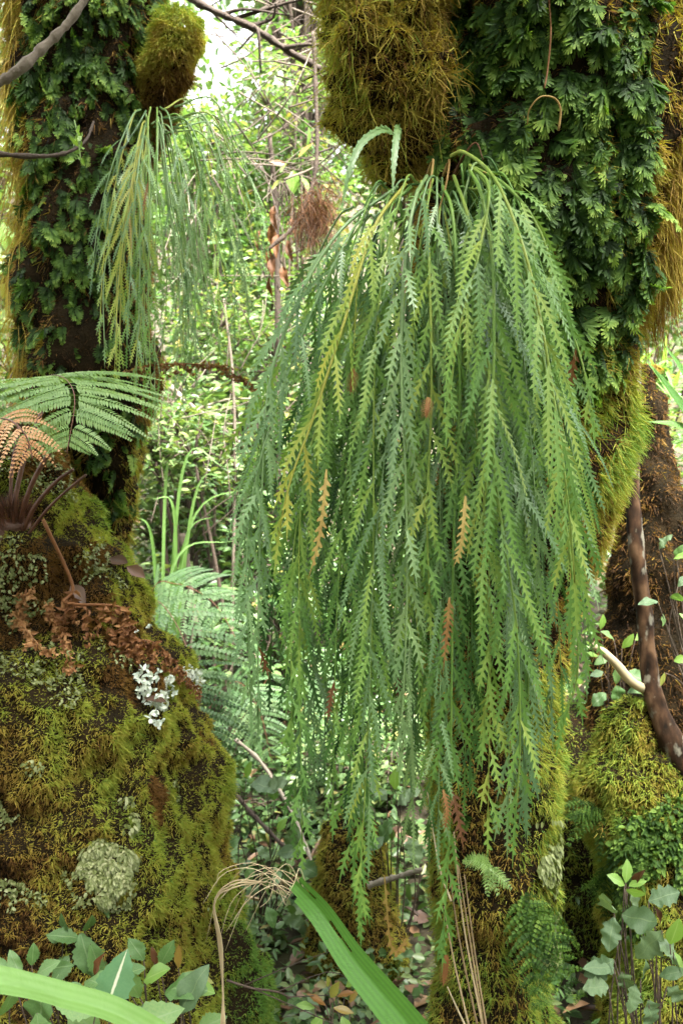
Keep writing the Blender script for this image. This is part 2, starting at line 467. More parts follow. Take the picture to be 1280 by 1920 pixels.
class Trunk:
    """a lumpy upright form given by rows (py, x left, x right, axis distance)"""
    def __init__(s, rows, lump=0.12, scale=9.0, seed=0, flat=1.0, fine=0.02):
        rows = sorted(rows)
        s.Y = np.array([r[3] for r in rows])[::-1]
        py = np.array([r[0] for r in rows])[::-1]
        s.z = CAMZ + (960 - py) * K * s.Y
        o = np.argsort(s.z)
        s.z = s.z[o]; s.Y = s.Y[o]
        xl = np.array([r[1] for r in rows])[::-1][o]; xr = np.array([r[2] for r in rows])[::-1][o]
        s.cx = ((xl + xr) / 2 - 640) * K * s.Y
        s.r = (xr - xl) / 2 * K * s.Y
        s.lump, s.scale, s.seed, s.flat, s.fine = lump, scale, seed, flat, fine
        s.z0, s.z1 = s.z[0], s.z[-1]
    def raw(s, z, th):
        cx = np.interp(z, s.z, s.cx); Y = np.interp(z, s.z, s.Y); r = np.interp(z, s.z, s.r)
        p = np.stack([cx + r * np.sin(th), Y - r * s.flat * np.cos(th), z], -1)
        k = (fbm(p, s.scale, s.seed) - 0.5) * 2 * s.lump + (fbm(p, s.scale * 3.5, s.seed + 9) - .5) * 1.6 * s.fine
        p[..., 0] += k * np.sin(th); p[..., 1] -= k * np.cos(th)
        p[..., 2] += k * 0.25
        return p
    def surf(s, z, th):
        e = 0.004
        p = s.raw(z, th)
        a = s.raw(z + e, th) - p
        b = s.raw(z, th + 0.02) - p
        return p, nrmz(np.cross(b, a))
    def sample(s, n, lo=-1.9, hi=1.9, z0=None, z1=None):
        z = rng.uniform(s.z0 if z0 is None else z0, s.z1 if z1 is None else z1, n)
        r = np.interp(z, s.z, s.r)
        keep = rng.random(n) < r / s.r.max()
        z = z[keep]
        th = rng.uniform(lo, hi, len(z))
        p, nn = s.surf(z, th)
        return z, th, p, nn
    def mesh(s, S, nz=90, nth=72, tint=0.5):
        z = np.linspace(s.z0, s.z1, nz); th = np.linspace(-math.pi, math.pi, nth, endpoint=False)
        Z, T = np.meshgrid(z, th, indexing='ij')
        v = s.raw(Z, T)
        i = np.arange(nz - 1)[:, None] * nth; j = np.arange(nth)[None]; j2 = (j + 1) % nth
        q = np.stack([i + j, i + j2, i + nth + j2, i + nth + j], -1).reshape(-1, 4)
        vv = v.reshape(-1, 3)
        c0, c1 = v[0].mean(0), v[-1].mean(0) + np.array([0, 0, .01])
        k = len(vv)
        tr = [[k, (a + 1) % nth, a] for a in range(nth)] + [[k + 1, (nz - 1) * nth + a, (nz - 1) * nth + (a + 1) % nth] for a in range(nth)]
        S.add(np.vstack([vv, c0, c1]), quads=q, tris=tr, tint=tint)

def pix(p):
    return 640 + p[..., 0] / (K * p[..., 1]), 960 - (p[..., 2] - CAMZ) / (K * p[..., 1])

def moss_on(S, p, nn, L, W, tint, droop=0.5, out=0.6, jit=1.0, segs=2, wob=0.25):
    n = len(p)
    d = nrmz(nn * out + randdir(n) * jit + DOWN * 0.2)
    strands(S, p - nn * 0.002, d, L, W, droop, np.clip(tint, 0, 1), segs, wob)

# ------------------------------------------------------------------ ground
def gz(x, y):
    x = np.asarray(x, float); y = np.asarray(y, float)
    z = 0.26 + np.clip(y - 2.7, 0, None) * 0.27 + np.clip(y - 7, 0, None) * 0.25
    z = z + 0.10 * np.sin(x * 1.3 + 0.4) * np.clip(y - 1.5, 0, 2) / 2 + 0.08 * np.sin(x * 3.1 + y * 2.3)
    return np.minimum(z, 12 + 0 * y) 

n = 120
gy = np.concatenate([np.linspace(-25, -2, 12), np.linspace(-1.6, 12, n), np.linspace(13, 160, 30)])
gx = np.concatenate([np.linspace(-120, -9, 14), np.linspace(-8, 8, 90), np.linspace(9, 120, 14)])
GX, GY = np.meshgrid(gx, gy, indexing='ij')
S = Soup()
vv = np.stack([GX, GY, gz(GX, GY)], -1)
a, b = vv.shape[:2]
i = np.arange(a - 1)[:, None] * b; j = np.arange(b - 1)[None]
S.add(vv.reshape(-1, 3), quads=np.stack([i + j, i + b + j, i + b + j + 1, i + j + 1], -1).reshape(-1, 4))
obj('ground', S, M_soil, kind='structure')

# fallen leaves over the ground
S = Soup()
N = 7000
x = rng.uniform(-2.2, 2.2, N); y = 1.2 + rng.random(N) ** 1.6 * 7
x *= 0.5 + y / 5
b_ = np.stack([x, y, gz(x, y) + rng.uniform(0.004, 0.16, N) * np.clip((y - 1.3) / 1.2, .2, 1)], -1)
d = nrmz(np.stack([rng.normal(size=N), rng.normal(size=N), rng.normal(size=N) * .25], -1))
hexleaves(S, b_, d, nrmz(np.array([0, 0, 1.]) + randdir(N) * .4), rng.uniform(.03, .09, N), rng.uniform(.015, .04, N), rng.random(N), curl=.3)
o = obj('leaf_litter', S, M_litter, kind='stuff')

# ------------------------------------------------------------------ left mossy tree
T_left = Trunk([(-420, 10, 330, 2.05), (-100, 20, 312, 2.06), (0, 25, 308, 2.07), (100, 30, 300, 2.08), (200, 42, 292, 2.1), (300, 46, 285, 2.1), (400, 45, 280, 2.1), (500, 36, 276, 2.1),
                (600, 44, 276, 2.1), (700, 50, 290, 2.1), (780, 90, 290, 2.12), (850, 128, 270, 2.15), (950, 150, 255, 2.17), (1030, 185, 246, 2.2), (1200, 170, 270, 2.25), (1800, 120, 320, 2.3)], lump=.035, scale=11, seed=3)
base = P(200, 1790, 2.3)
left_tree = thing('mossy_tree', 'dark mossy tree trunk cloaked in small filmy ferns above the mossy stump', 'tree', (base[0], base[1], gz(base[0], base[1])))
S = Soup(); T_left.mesh(S, 130, 64); trunk_l = obj('trunk', S, M_under, left_tree)
S = Soup()
# broken limb on the right side of the trunk
lp = catmull([P(255, 290, 2.12), P(292, 190, 2.05), P(322, 105, 2.0), P(336, 62, 1.99)], 24)
tube(S, lp, np.linspace(.040, .050, 24), 18, lump=.9, seed=5)
obj('broken_limb', S, M_under, left_tree)
S = Soup()
z, th, p, nn = T_left.sample(150000)
px, py = pix(p)
edge = np.abs(nn[:, 0])
cl = fbm(p, 14, 21)
rim_lit = np.clip((-nn[:, 0] - .45) * 2.2, 0, 1) + np.clip((nn[:, 0] - .7) * 2.5, 0, 1)
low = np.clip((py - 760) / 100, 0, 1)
tint = 0.10 + .18 * (cl - .3) + rim_lit * .42 + .3 * low * (nn[:, 0] > .2) * np.clip((nn[:, 0] - .1) * 2, 0, 1) + rng.normal(0, .09, len(p))  # edges and lower right flank carry painted light in the moss tint
L = (.006 + .014 * np.clip(rim_lit, 0, 1) + .009 * rng.random(len(p))) * (.4 + 1.1 * cl)
keep = rng.random(len(p)) < np.clip(.45 + rim_lit, 0, 1)
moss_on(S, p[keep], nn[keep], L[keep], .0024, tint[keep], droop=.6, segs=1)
# moss cap on the limb
def tube_samples(pts, rad, n):
    pts = np.asarray(pts); k = rng.uniform(0, len(pts) - 1.001, n); i = k.astype(int); f = (k - i)[:, None]
    c = pts[i] * (1 - f) + pts[i + 1] * f
    tg = nrmz(pts[i + 1] - pts[i]); nn = randdir(n); nn = nrmz(nn - tg * (nn * tg).sum(1, keepdims=True))
    r = np.broadcast_to(rad, (len(pts),))[i] * 1.0
    return c + nn * r[:, None], nn
p, nn = tube_samples(lp, np.linspace(.042, .054, 24), 14000)
q = randdir(4000); p2 = lp[-1] + q * .05 * (.8 + .4 * noise(q * 3, 1.0, 4))[:, None]
p = np.vstack([p, p2]); nn = np.vstack([nn, q])
px, py = pix(p)
tint = .62 + .25 * (fbm(p, 25, 8) - .5) * 2 + .2 * nn[:, 2] - .25 * np.clip((py - 110) / 60, 0, 1) + rng.normal(0, .07, len(p))
p = np.vstack([p, p + nn * .006]); nn = np.vstack([nn, nn]); tint = np.concatenate([tint, tint + .1])
cl = fbm(p, 30, 12)
moss_on(S, p + nn * (.022 * (cl - .45))[:, None], nn, rng.uniform(.006, .019, len(p)) * (.3 + 1.5 * cl), .0022, tint, droop=.4, segs=1)
# long hanging strands on the left edge
z, th, p, nn = T_left.sample(9000, -1.9, -.9)
keep = nn[:, 0] < -.5
p, nn = p[keep], nn[keep]
moss_on(S, p, nn, rng.uniform(.03, .09, len(p)), .0028, .45 + .2 * rng.random(len(p)), droop=1.6, segs=3)
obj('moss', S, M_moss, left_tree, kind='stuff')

# ------------------------------------------------------------------ right mossy tree
T_right = Trunk([(-520, 800, 1340, 1.42), (-100, 815, 1310, 1.44), (0, 815, 1296, 1.45), (200, 800, 1280, 1.47), (330, 775, 1266, 1.49), (500, 775, 1230, 1.5), (650, 800, 1180, 1.52), (750, 820, 1168, 1.52),
                 (850, 825, 1165, 1.53), (950, 815, 1135, 1.54), (1050, 805, 1100, 1.55), (1200, 805, 1066, 1.56), (1400, 806, 1034, 1.57), (1600, 812, 1024, 1.58), (1800, 816, 1026, 1.58), (1920, 812, 1034, 1.58), (2150, 770, 1090, 1.6)],
                lump=.035, scale=10, seed=13)
T_burl = Trunk([(-520, 570, 850, 1.32), (-120, 600, 850, 1.32), (0, 612, 838, 1.32), (100, 614, 830, 1.32), (180, 632, 815, 1.33), (240, 668, 795, 1.35), (300, 700, 775, 1.38), (350, 730, 765, 1.4)], lump=.06, scale=12, seed=17, fine=.06)
base = P(925, 2100, 1.6)
right_tree = thing('mossy_tree', 'large mossy tree trunk carrying the big hanging fern on its underside', 'tree', (base[0], base[1], gz(base[0], base[1])))
S = Soup(); T_right.mesh(S, 150, 80); trunk_r = obj('trunk', S, M_under, right_tree)
S = Soup(); T_burl.mesh(S, 110, 90); obj('burl', S, M_under, right_tree)
S = Soup()
z, th, p, nn = T_right.sample(320000)
px, py = pix(p)
cl = fbm(p, 16, 31)
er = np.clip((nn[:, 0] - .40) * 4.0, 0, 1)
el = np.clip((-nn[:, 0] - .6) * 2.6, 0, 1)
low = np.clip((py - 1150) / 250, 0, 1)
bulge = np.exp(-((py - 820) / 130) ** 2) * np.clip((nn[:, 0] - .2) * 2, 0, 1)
tint = .10 + low * (.27 + .40 * (cl - .3)) + er * (.36 + .12 * rng.random(len(p))) + el * .40 + bulge * .38 + rng.normal(0, .09, len(p))  # golden trunk edges: rim light put into the moss colour
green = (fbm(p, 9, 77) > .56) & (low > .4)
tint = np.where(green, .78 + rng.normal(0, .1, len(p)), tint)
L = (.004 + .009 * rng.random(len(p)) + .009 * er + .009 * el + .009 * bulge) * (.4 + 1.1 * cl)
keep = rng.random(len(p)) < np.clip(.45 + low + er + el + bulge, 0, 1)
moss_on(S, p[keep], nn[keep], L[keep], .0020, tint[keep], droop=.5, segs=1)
# hanging gold fringe down the right side
z, th, p, nn = T_right.sample(26000, .9, 2.0, z0=T_right.z[0] + .9)
px, py = pix(p)
keep = (nn[:, 0] > .5) & (py < 480) & (fbm(p, 12, 5) > .45)
p, nn = p[keep], nn[keep]
moss_on(S, p, nn, rng.uniform(.015, .06, len(p)), .0024, .36 + .25 * rng.random(len(p)), droop=1.6, segs=3, wob=.3)
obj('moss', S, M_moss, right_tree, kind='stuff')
S = Soup()
z, th, p, nn = T_burl.sample(120000, -2.4, 2.4)
cl = fbm(p, 18, 41)
px, py = pix(p)
tint = .58 + .36 * (cl - .5) * 2 + .30 * np.clip(-nn[:, 0], 0, 1) - .15 * np.clip(nn[:, 0], 0, 1) + rng.normal(0, .09, len(p))  # painted light in the burl moss: paler left flank, darker right
moss_on(S, p, nn, rng.uniform(.005, .018, len(p)) * (.2 + 1.6 * cl), .0020, np.where(tint > .50, .50 + (tint - .50) * .4, tint) + .04, droop=.4, wob=.4, jit=1.3, segs=1)
z, th, p, nn = T_burl.sample(15000, -2.2, 2.2)
keep = fbm(p, 15, 19) > .47
p, nn = p[keep], nn[keep]
tint = .52 + .30 * (fbm(p, 10, 6) - .4) + .2 * (nn[:, 0] < -.3) + rng.normal(0, .1, len(p))
moss_on(S, p, nn, rng.uniform(.012, .05, len(p)), .0022, tint, droop=.9, segs=5, wob=.6, jit=1.3)
obj('burl_moss', S, M_moss, right_tree, kind='stuff')
# curtain of moss hanging free to the right of the trunk
S = Soup()
c = np.array([P(px_, py_, Y_) for px_, py_, Y_ in [(1262, 250, 1.5), (1255, 330, 1.52), (1250, 400, 1.54), (1262, 300, 1.48), (1235, 460, 1.55), (1270, 420, 1.5), (1225, 520, 1.55)]])
k = rng.integers(0, len(c), 1800)
b_ = c[k] + rng.normal(0, .012, (1800, 3)) * [1.2, 1, 2.5]
d = nrmz(DOWN + randdir(1800) * .28)
strands(S, b_, d, rng.uniform(.03, .12, 1800), .0026, .2, .36 + .2 * rng.random(1800), 4, .12)
obj('moss_curtain', S, M_moss, right_tree, kind='stuff')

# unseen crowns for both trees, added above the camera to shade the foreground
def crown(parent, ctr, rad, n, nm='crown'):
    S = Soup()
    k = n // 14
    c = randdir(k) * (rng.random(k) ** .45)[:, None] * np.array(rad) + np.array(ctr)
    b_ = np.repeat(c, 14, 0) + rng.normal(0, .10, (k * 14, 3))
    m = len(b_)
    hexleaves(S, b_, nrmz(randdir(m) + [0, 0, -.3]), nrmz(np.array([0, 0, 1.]) + randdir(m) * .7), rng.uniform(.08, .15, m), rng.uniform(.04, .07, m), rng.uniform(.1, .7, m))
    return obj(nm, S, M_bgleaf, parent, kind='stuff')
crown(right_tree, (1.0, -.5, 3.9), (1.8, 1.6, .6), 4600)
crown(left_tree, (-.9, .3, 4.2), (1.7, 1.6, .6), 6500)
# the forest leaves behind the viewer, unseen, added to cut low sky light
S = Soup()
m = 11000
aa = rng.uniform(math.pi * .98, math.pi * 2.02, m); rr = rng.uniform(3.2, 6.0, m)
b_ = np.stack([rr * np.cos(aa), rr * np.sin(aa) + .4, .2 + 4.6 * rng.random(m) ** .9], -1)
hexleaves(S, b_, nrmz(randdir(m) + DOWN * .4), nrmz(randdir(m) * .9 + [0, 0, 1]), rng.uniform(.16, .34, m), rng.uniform(.09, .16, m), rng.uniform(0, .6, m))
obj('unseen_forest', S, M_bgleaf, kind='stuff')

# ------------------------------------------------------------------ filmy ferns on the trunks
def film_mesh(seed):
    r = np.random.default_rng(seed)
    S = Soup()
    npair = int(r.integers(4, 7))
    def fan(b, ax, ln, half, tint):
        # a wedge with a notched, rounded outer edge, slightly cupped
        s_, ax, n_ = frame(ax, np.array([r.normal() * .3, r.normal() * .3, 1.0]))
        m = 15
        an = np.linspace(-half, half, m)
        rad = np.tile([.90, 1.0, .90, .62], 4)[:m] * r.uniform(.9, 1.08, m) * np.cos(an * .5)
        v = [b]; tn = [tint - .25]
        for a_, q_ in zip(an, rad):
            v.append(b + ln * q_ * (ax * math.cos(a_) + s_ * math.sin(a_)) - n_ * ln * (.28 * q_ * q_ - .12 * abs(a_)))
            tn.append(tint + (.12 if q_ > .8 else -.05))
        S.add(v, tris=[[0, k + 2, k + 1] for k in range(m - 1)], tint=np.clip(tn, 0, 1))
    for i in range(npair):
        t = (i + .3) / npair
        for sgn in (-1, 1):
            ln = .46 * math.sin(math.pi * min(.93, .28 + t * .66)) * r.uniform(.8, 1.2)
            a = math.radians(r.uniform(36, 66))
            fan(np.array([0, t, -.25 * t * t]), np.array([sgn * math.sin(a), math.cos(a), r.uniform(-.5, .1)]), ln, r.uniform(.55, .8), .34 + .36 * t + .1 * r.normal())
    fan(np.array([0, .88, -.2]), np.array([0, 1, -.5]), .3, .5, .85)
    tube(S, [[0, 0, 0], [0, .5, -.06], [0, .95, -.22]], [.012, .01, .006], 3, tint=.1)
    return S
film_S = [film_mesh(s) for s in range(12)]
for k_, s_ in enumerate(film_S): s_.tint = [np.clip(t_ + (-.22, -.12, 0, .10, .18, -.05)[k_ % 6], 0, 1) for t_ in s_.tint]
film_M = []
for s_ in film_S:
    me = s_.mesh('filmy_frond'); me.materials.append(M_film); film_M.append(me)

def soup_copy(S, src, base, d, n, scale, dt=0.0):
    s, d, n = frame(d, n)
    R = np.stack([s, d, n], 0) * scale
    v = np.vstack(src.v) @ R + base
    S.add(v, quads=np.vstack(src.q) if src.q else None, tris=np.vstack(src.t) if src.t else None, tint=np.clip(np.concatenate(src.tint) + dt, 0, 1), u=np.concatenate(src.u), w=np.concatenate(src.w))

def colony(label, T, n, inside, size, parent_loc, cap=290):
    t = thing('filmy_fern', label, 'fern', parent_loc)
    rest = Soup()
    z, th, p, nn = T.sample(n * 6, -1.4, 1.4)
    px, py = pix(p)
    pr = inside(px, py, p, nn)
    idx = np.nonzero(rng.random(len(p)) < pr)[0][:n]
    sz = rng.uniform(*size, len(idx))
    order = np.argsort(-sz)
    for c, k in enumerate(order):
        i = idx[k]
        d = nrmz(DOWN * 1.0 + nn[i] * .26 + rng.normal(0, .3, 3))
        up = nrmz(nn[i] * 1 + np.array([0, 0, .35]) + rng.normal(0, .3, 3))
        q = rng.integers(0, 12)
        if c < cap: place('frond', film_M[q], t, p[i], d, up, sz[k])
        else: soup_copy(rest, film_S[q], p[i], d, up, sz[k], rng.normal(0, .16))
    if rest.n: obj('small_fronds', rest, M_film, t, kind='stuff')
    return t

def in_right(px, py, p, nn):
    pr = np.where((px > 830 + np.clip(py - 250, 0, 400) * .3) & (px < 1216 - np.clip(py - 480, 0, 500) * .34) & (py < 720), 1.0, 0)
    return pr * (fbm(p, 13, 55) > .40) * np.clip(1.25 - np.clip(nn[:, 0], 0, 1) * .6, 0, 1)
colony('dense dark green filmy ferns coating the upper right mossy trunk', T_right, 1900, in_right, (.020, .066), P(1040, 360, 1.28))
def in_left(px, py, p, nn):
    dens = np.interp(py, [0, 250, 450, 650, 800], [1, 1, .8, .4, .2])
    return dens * (nn[:, 0] > -.8) * (nn[:, 0] < .88) * (fbm(p, 9, 57) > .37)
colony('small dark filmy ferns coating the upper left mossy trunk', T_left, 1500, in_left, (.018, .058), P(170, 360, 1.9))
def in_low(px, py, p, nn):
    return np.where((py > 1150) & (py < 1950) & (px > 830) & (px < 1010), 1.0, 0) * (fbm(p, 14, 60) > .57)
colony('tiny filmy ferns dotted over the brown lower trunk beneath the hanging fern', T_right, 150, in_low, (.016, .034), P(930, 1600, 1.45))

# ------------------------------------------------------------------ mossy stump, lower left
T_stump = Trunk([(800, -70, 95, 1.98), (860, -90, 125, 1.95), (950, -110, 165, 1.92), (1020, -120, 236, 1.9), (1100, -125, 266, 1.89), (1175, -130, 276, 1.87), (1250, -135, 348, 1.84), (1310, -135, 368, 1.82), (1400, -130, 384, 1.82),
                 (1500, -120, 415, 1.8), (1600, -90, 425, 1.79), (1700, -50, 448, 1.79), (1800, -10, 492, 1.78), (1930, 0, 535, 1.78), (2060, 0, 560, 1.78)], lump=.07, scale=6.0, seed=23, fine=.05)
base = P(240, 2000, 1.78)
stump = thing('mossy_stump', 'broad moss covered stump with golden green cushions below the tree fern', 'stump', (base[0], base[1], gz(base[0], base[1])))
S = Soup(); T_stump.mesh(S, 220, 190); obj('stump_wood', S, M_under, stump)
S = Soup()
z, th, p, nn = T_stump.sample(430000, -1.0, 2.2)
px, py = pix(p)
big = fbm(p, 5.5, 61)
cl = fbm(p, 17, 62)
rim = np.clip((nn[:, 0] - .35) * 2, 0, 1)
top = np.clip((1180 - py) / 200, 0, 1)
tint = .42 + .95 * (big - .46) + .40 * (cl - .5) + .24 * rim + .34 * top + .25 * np.clip(nn[:, 2], -.5, 1) + rng.normal(0, .09, len(p))  # rim term puts the lit right edge into the moss colour
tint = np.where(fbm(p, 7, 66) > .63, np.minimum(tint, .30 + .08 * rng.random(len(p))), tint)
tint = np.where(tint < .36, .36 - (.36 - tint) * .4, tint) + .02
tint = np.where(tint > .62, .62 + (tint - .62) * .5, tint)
tint -= .22 * np.clip((90 - px) / 90, 0, 1) * (py > 1350)  # darker lower left: shade of the hollow put into the tint
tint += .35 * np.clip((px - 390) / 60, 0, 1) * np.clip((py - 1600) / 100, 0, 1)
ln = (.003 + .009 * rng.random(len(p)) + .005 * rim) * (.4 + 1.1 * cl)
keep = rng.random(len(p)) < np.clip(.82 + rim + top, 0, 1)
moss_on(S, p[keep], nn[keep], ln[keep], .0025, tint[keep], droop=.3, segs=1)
obj('moss', S, M_moss, stump, kind='stuff')
# small pale liverwort scales on the upper face
S = Soup()
z, th, p, nn = T_stump.sample(40000, -.9, 1.2)
px, py = pix(p)
keep = (py < 1260) & (fbm(p, 8, 71) > .54) | ((fbm(p, 10, 72) > .66) & (py < 1700))
p, nn = p[keep][:11000], nn[keep][:11000]
m = len(p)
d = nrmz(DOWN * .6 + nn * .7 + randdir(m) * .7)
hexleaves(S, p + nn * .012, d, nrmz(nn + [0, 0, .5] + randdir(m) * .5), rng.uniform(.004, .010, m), rng.uniform(.003, .007, m), rng.uniform(0, .8, m))
obj('liverwort', S, M_pale, stump, kind='stuff')

# ------------------------------------------------------------------ spleenwort (hanging fern)
def lobed(S, pts, nrm, hw, lobe, tint, taper=True, ang=38):
    """a narrow strap with forward pointing blunt lobes along both edges"""
    pts = np.asarray(pts); n = len(pts)
    tg = nrmz(np.gradient(pts, axis=0))
    s = nrmz(np.cross(tg, nrm)); nr = np.cross(s, tg)
    t = np.linspace(0, 1, n)
    h = hw * np.interp(t, [0, .08, .6, 1], [.55, 1, .9, .12])[:, None]
    Lf = pts - s * h + nr * h * .35; Rt = pts + s * h + nr * h * .35
    v = np.stack([Lf, pts, Rt], 1).reshape(-1, 3)
    i = np.arange(n - 1)[:, None] * 3
    q = np.concatenate([i + [0, 1, 4, 3], i + [1, 2, 5, 4]]).reshape(-1, 4)
    tt = np.repeat(tint - .10 * t, 3)
    tt[1::3] += .10
    S.add(v, quads=q, tint=np.clip(tt, 0, 1))
    a = math.radians(ang)
    step = np.linalg.norm(np.diff(pts, axis=0), axis=1).mean()
    k = np.arange(1, n - 2)
    if len(k) == 0: return
    for sg, E in ((-1, Lf), (1, Rt)):
        kk = k if sg < 0 else k[:-1]
        f = 0.0 if sg < 0 else .5
        b0 = E[kk] * (1 - f) + E[kk + 1] * f
        b1 = b0 + tg[kk] * step * .40
        sz = lobe * np.interp(t[kk], [0, .12, .6, 1], [.7, 1, .95, .45])[:, None] * rng.uniform(.8, 1.15, (len(kk), 1))
        od = sg * s[kk] * math.sin(a) + tg[kk] * math.cos(a)
        tip = b0 + od * sz + nr[kk] * sz * .06 - np.array([0, 0, .1]) * sz
        perp = tg[kk] * math.sin(a) - sg * s[kk] * math.cos(a)
        ins = sg * s[kk] * h[kk] * .6
        m_ = (b0 - ins + b1 - ins) / 2
        wv = np.stack([b0 - ins - tg[kk] * step * .1, b0 + od * sz * .55, tip, tip + perp * step * .10 + od * sz * .06, b1 + od * sz * .5, b1 - ins + tg[kk] * step * .12], 1)
        q = np.arange(len(kk))[:, None, None] * 6 + np.array([[0, 1, 4, 5], [1, 2, 3, 4]])[None]
        tl = np.tile([tint + .05, tint - .02, tint - .12, tint - .12, tint - .02, tint + .05], len(kk))
        S.add(wv.reshape(-1, 3), quads=q.reshape(-1, 4), tint=np.clip(tl, 0, 1))

def pinna_path(b, d0, L, n, sag=.55):
    pts = [b]; d = nrmz(d0); p = np.array(b)
    for k in range(n - 1):
        f = (k + 1) / (n - 1)
        d = nrmz(d + DOWN * sag * 2.2 / (n - 1) )
        p = p + d * L / (n - 1)
        pts.append(p)
    return np.array(pts)

def spleen_frond(parent, ctrl, plen, spacing, hw, lobe, tint, side=None, mat=None, start=.16, split=False, step=None, rach=.0014, dead=.006, ang=(10, 34), sag=.45):
    mat = mat or M_fern
    step = step or lobe * .92
    path = catmull(ctrl, 60)
    seg = np.linalg.norm(np.diff(path, axis=0), axis=1)
    cum = np.concatenate([[0], np.cumsum(seg)])
    Lt = cum[-1]
    tgt = nrmz(np.gradient(path, axis=0))
    if side is None:
        aa = rng.normal(0, .45)
        side = np.array([math.cos(aa), math.sin(aa), 0])
    S = Soup()
    tube(S, path[::2], np.linspace(rach * 1.3, rach * .5, 30), 5, tint=min(1, tint + .15))
    fr = None
    pieces = []
    s_ = Lt * start; sg = rng.choice([-1, 1])
    def at(d_):
        return np.array([np.interp(d_, cum, path[:, k]) for k in range(3)]), nrmz(np.array([np.interp(d_, cum, tgt[:, k]) for k in range(3)]))
    while s_ < Lt * .97:
        p, tg = at(s_)
        f = s_ / Lt
        L = plen * np.interp(f, [start, start + .12, .6, 1], [.65, 1, .9, .35]) * rng.uniform(.8, 1.15)
        sd = nrmz(side - tg * side.dot(tg))
        nr = nrmz(np.cross(sd, tg)); nr = nr if nr[1] < 0 else -nr
        a = math.radians(rng.uniform(*ang))
        d0 = tg * math.cos(a) + sg * sd * math.sin(a) + nr * rng.normal(.08, .18)
        n_ = max(6, int(L / step) + 1)
        pp = pinna_path(p, d0, L, n_, sag)
        pn = nrmz(nr + rng.normal(0, .35, 3))
        isdead = rng.random() < dead
        Sp = Soup() if (split or isdead) else S
        lobed(Sp, pp, pn, hw, lobe, float(np.clip(tint + rng.normal(0, .08), 0, 1)))
        if Sp is not S: pieces.append((Sp, isdead))
        sg = -sg
        s_ += spacing * rng.uniform(.75, 1.2) * .5
    p, tg = at(Lt * .96)
    lobed(S, pinna_path(p, tg, plen * .6, max(6, int(plen * .6 / step)), sag), np.array([rng.normal(0, .3), -1, .1]), hw * .9, lobe * .8, tint)
    o = obj('frond', S, mat, parent)
    for Sp, isdead in pieces:
        obj('pinna', Sp, M_dead if isdead else mat, o, label='withered brown pinna' if isdead else None)
    return o

fern = thing('hanging_fern', 'large green fern with long drooping lobed fronds hanging off the right trunk', 'fern', P(820, 330, 1.26))
bx = [420, 480, 560, 610, 680, 750, 830, 890, 960, 1010, 1070, 1110, 1165]
by = [1050, 1400, 1640, 1560, 1780, 1520, 1840, 1560, 1600, 1460, 1430, 1230, 980]
def C(*t): return [P(*q) for q in t]
PL, SPC, HW, LB = .155, .058, .0020, .0102
# fronds picked out in front
heroes = [
    (C((845, 292, 1.24), (872, 286, 1.19), (930, 340, 1.12), (985, 480, 1.08), (1020, 640, 1.07), (1045, 800, 1.07), (1066, 960, 1.08), (1078, 1110, 1.09)), .62, .15, None),
    (C((880, 320, 1.22), (900, 360, 1.15), (922, 480, 1.11), (925, 640, 1.09), (924, 850, 1.09), (945, 1020, 1.10), (968, 1180, 1.11), (974, 1400, 1.12), (962, 1560, 1.13)), .58, .14, None),
    (C((800, 330, 1.22), (776, 380, 1.15), (756, 520, 1.12), (752, 700, 1.11), (760, 900, 1.11), (762, 1150, 1.12), (748, 1440, 1.13)), .68, .10, M_fern_b),
    (C((830, 350, 1.22), (850, 420, 1.16), (862, 700, 1.14), (850, 1000, 1.14), (846, 1300, 1.15), (842, 1560, 1.16), (828, 1790, 1.17)), .42, .115, None),
    (C((770, 350, 1.24), (720, 420, 1.2), (690, 700, 1.18), (684, 1000, 1.18), (682, 1300, 1.18), (676, 1540, 1.19), (676, 1750, 1.2)), .40, .11, None),
    (C((745, 350, 1.26), (640, 430, 1.2), (560, 560, 1.17), (505, 720, 1.16), (490, 950, 1.16), (484, 1180, 1.16), (484, 1360, 1.17)), .45, .10, M_fern_b),
    (C((760, 345, 1.24), (700, 430, 1.17), (640, 620, 1.13), (585, 790, 1.12), (545, 900, 1.12), (520, 1010, 1.13)), .85, .12, None),
    (C((880, 310, 1.23), (915, 350, 1.17), (900, 460, 1.10), (860, 620, 1.08), (840, 760, 1.08)), .60, .12, None),
    (C((890, 315, 1.23), (950, 350, 1.17), (1010, 430, 1.13), (1050, 560, 1.12), (1090, 680, 1.12), (1110, 780, 1.12)), .58, .10, None),
    (C((790, 340, 1.23), (800, 420, 1.17), (806, 560, 1.14), (808, 760, 1.13), (800, 960, 1.13), (806, 1150, 1.14)), .72, .115, None),
    (C((850, 330, 1.23), (880, 420, 1.15), (908, 600, 1.12), (918, 800, 1.11), (905, 1000, 1.11), (918, 1200, 1.12), (905, 1380, 1.13)), .60, .13, None),
    (C((900, 330, 1.24), (960, 420, 1.17), (1010, 620, 1.14), (1042, 860, 1.14), (1072, 1080, 1.15), (1082, 1260, 1.16), (1050, 1360, 1.17)), .55, .13, None),
]
npin = 0
for ctrl, tint, pl, mt in heroes:
    spleen_frond(fern, ctrl, pl, SPC, HW, LB, tint, mat=mt, split=npin < 9, side=nrmz(np.array([1, rng.normal(0, .25), 0])), rach=.0021)
    npin += 1
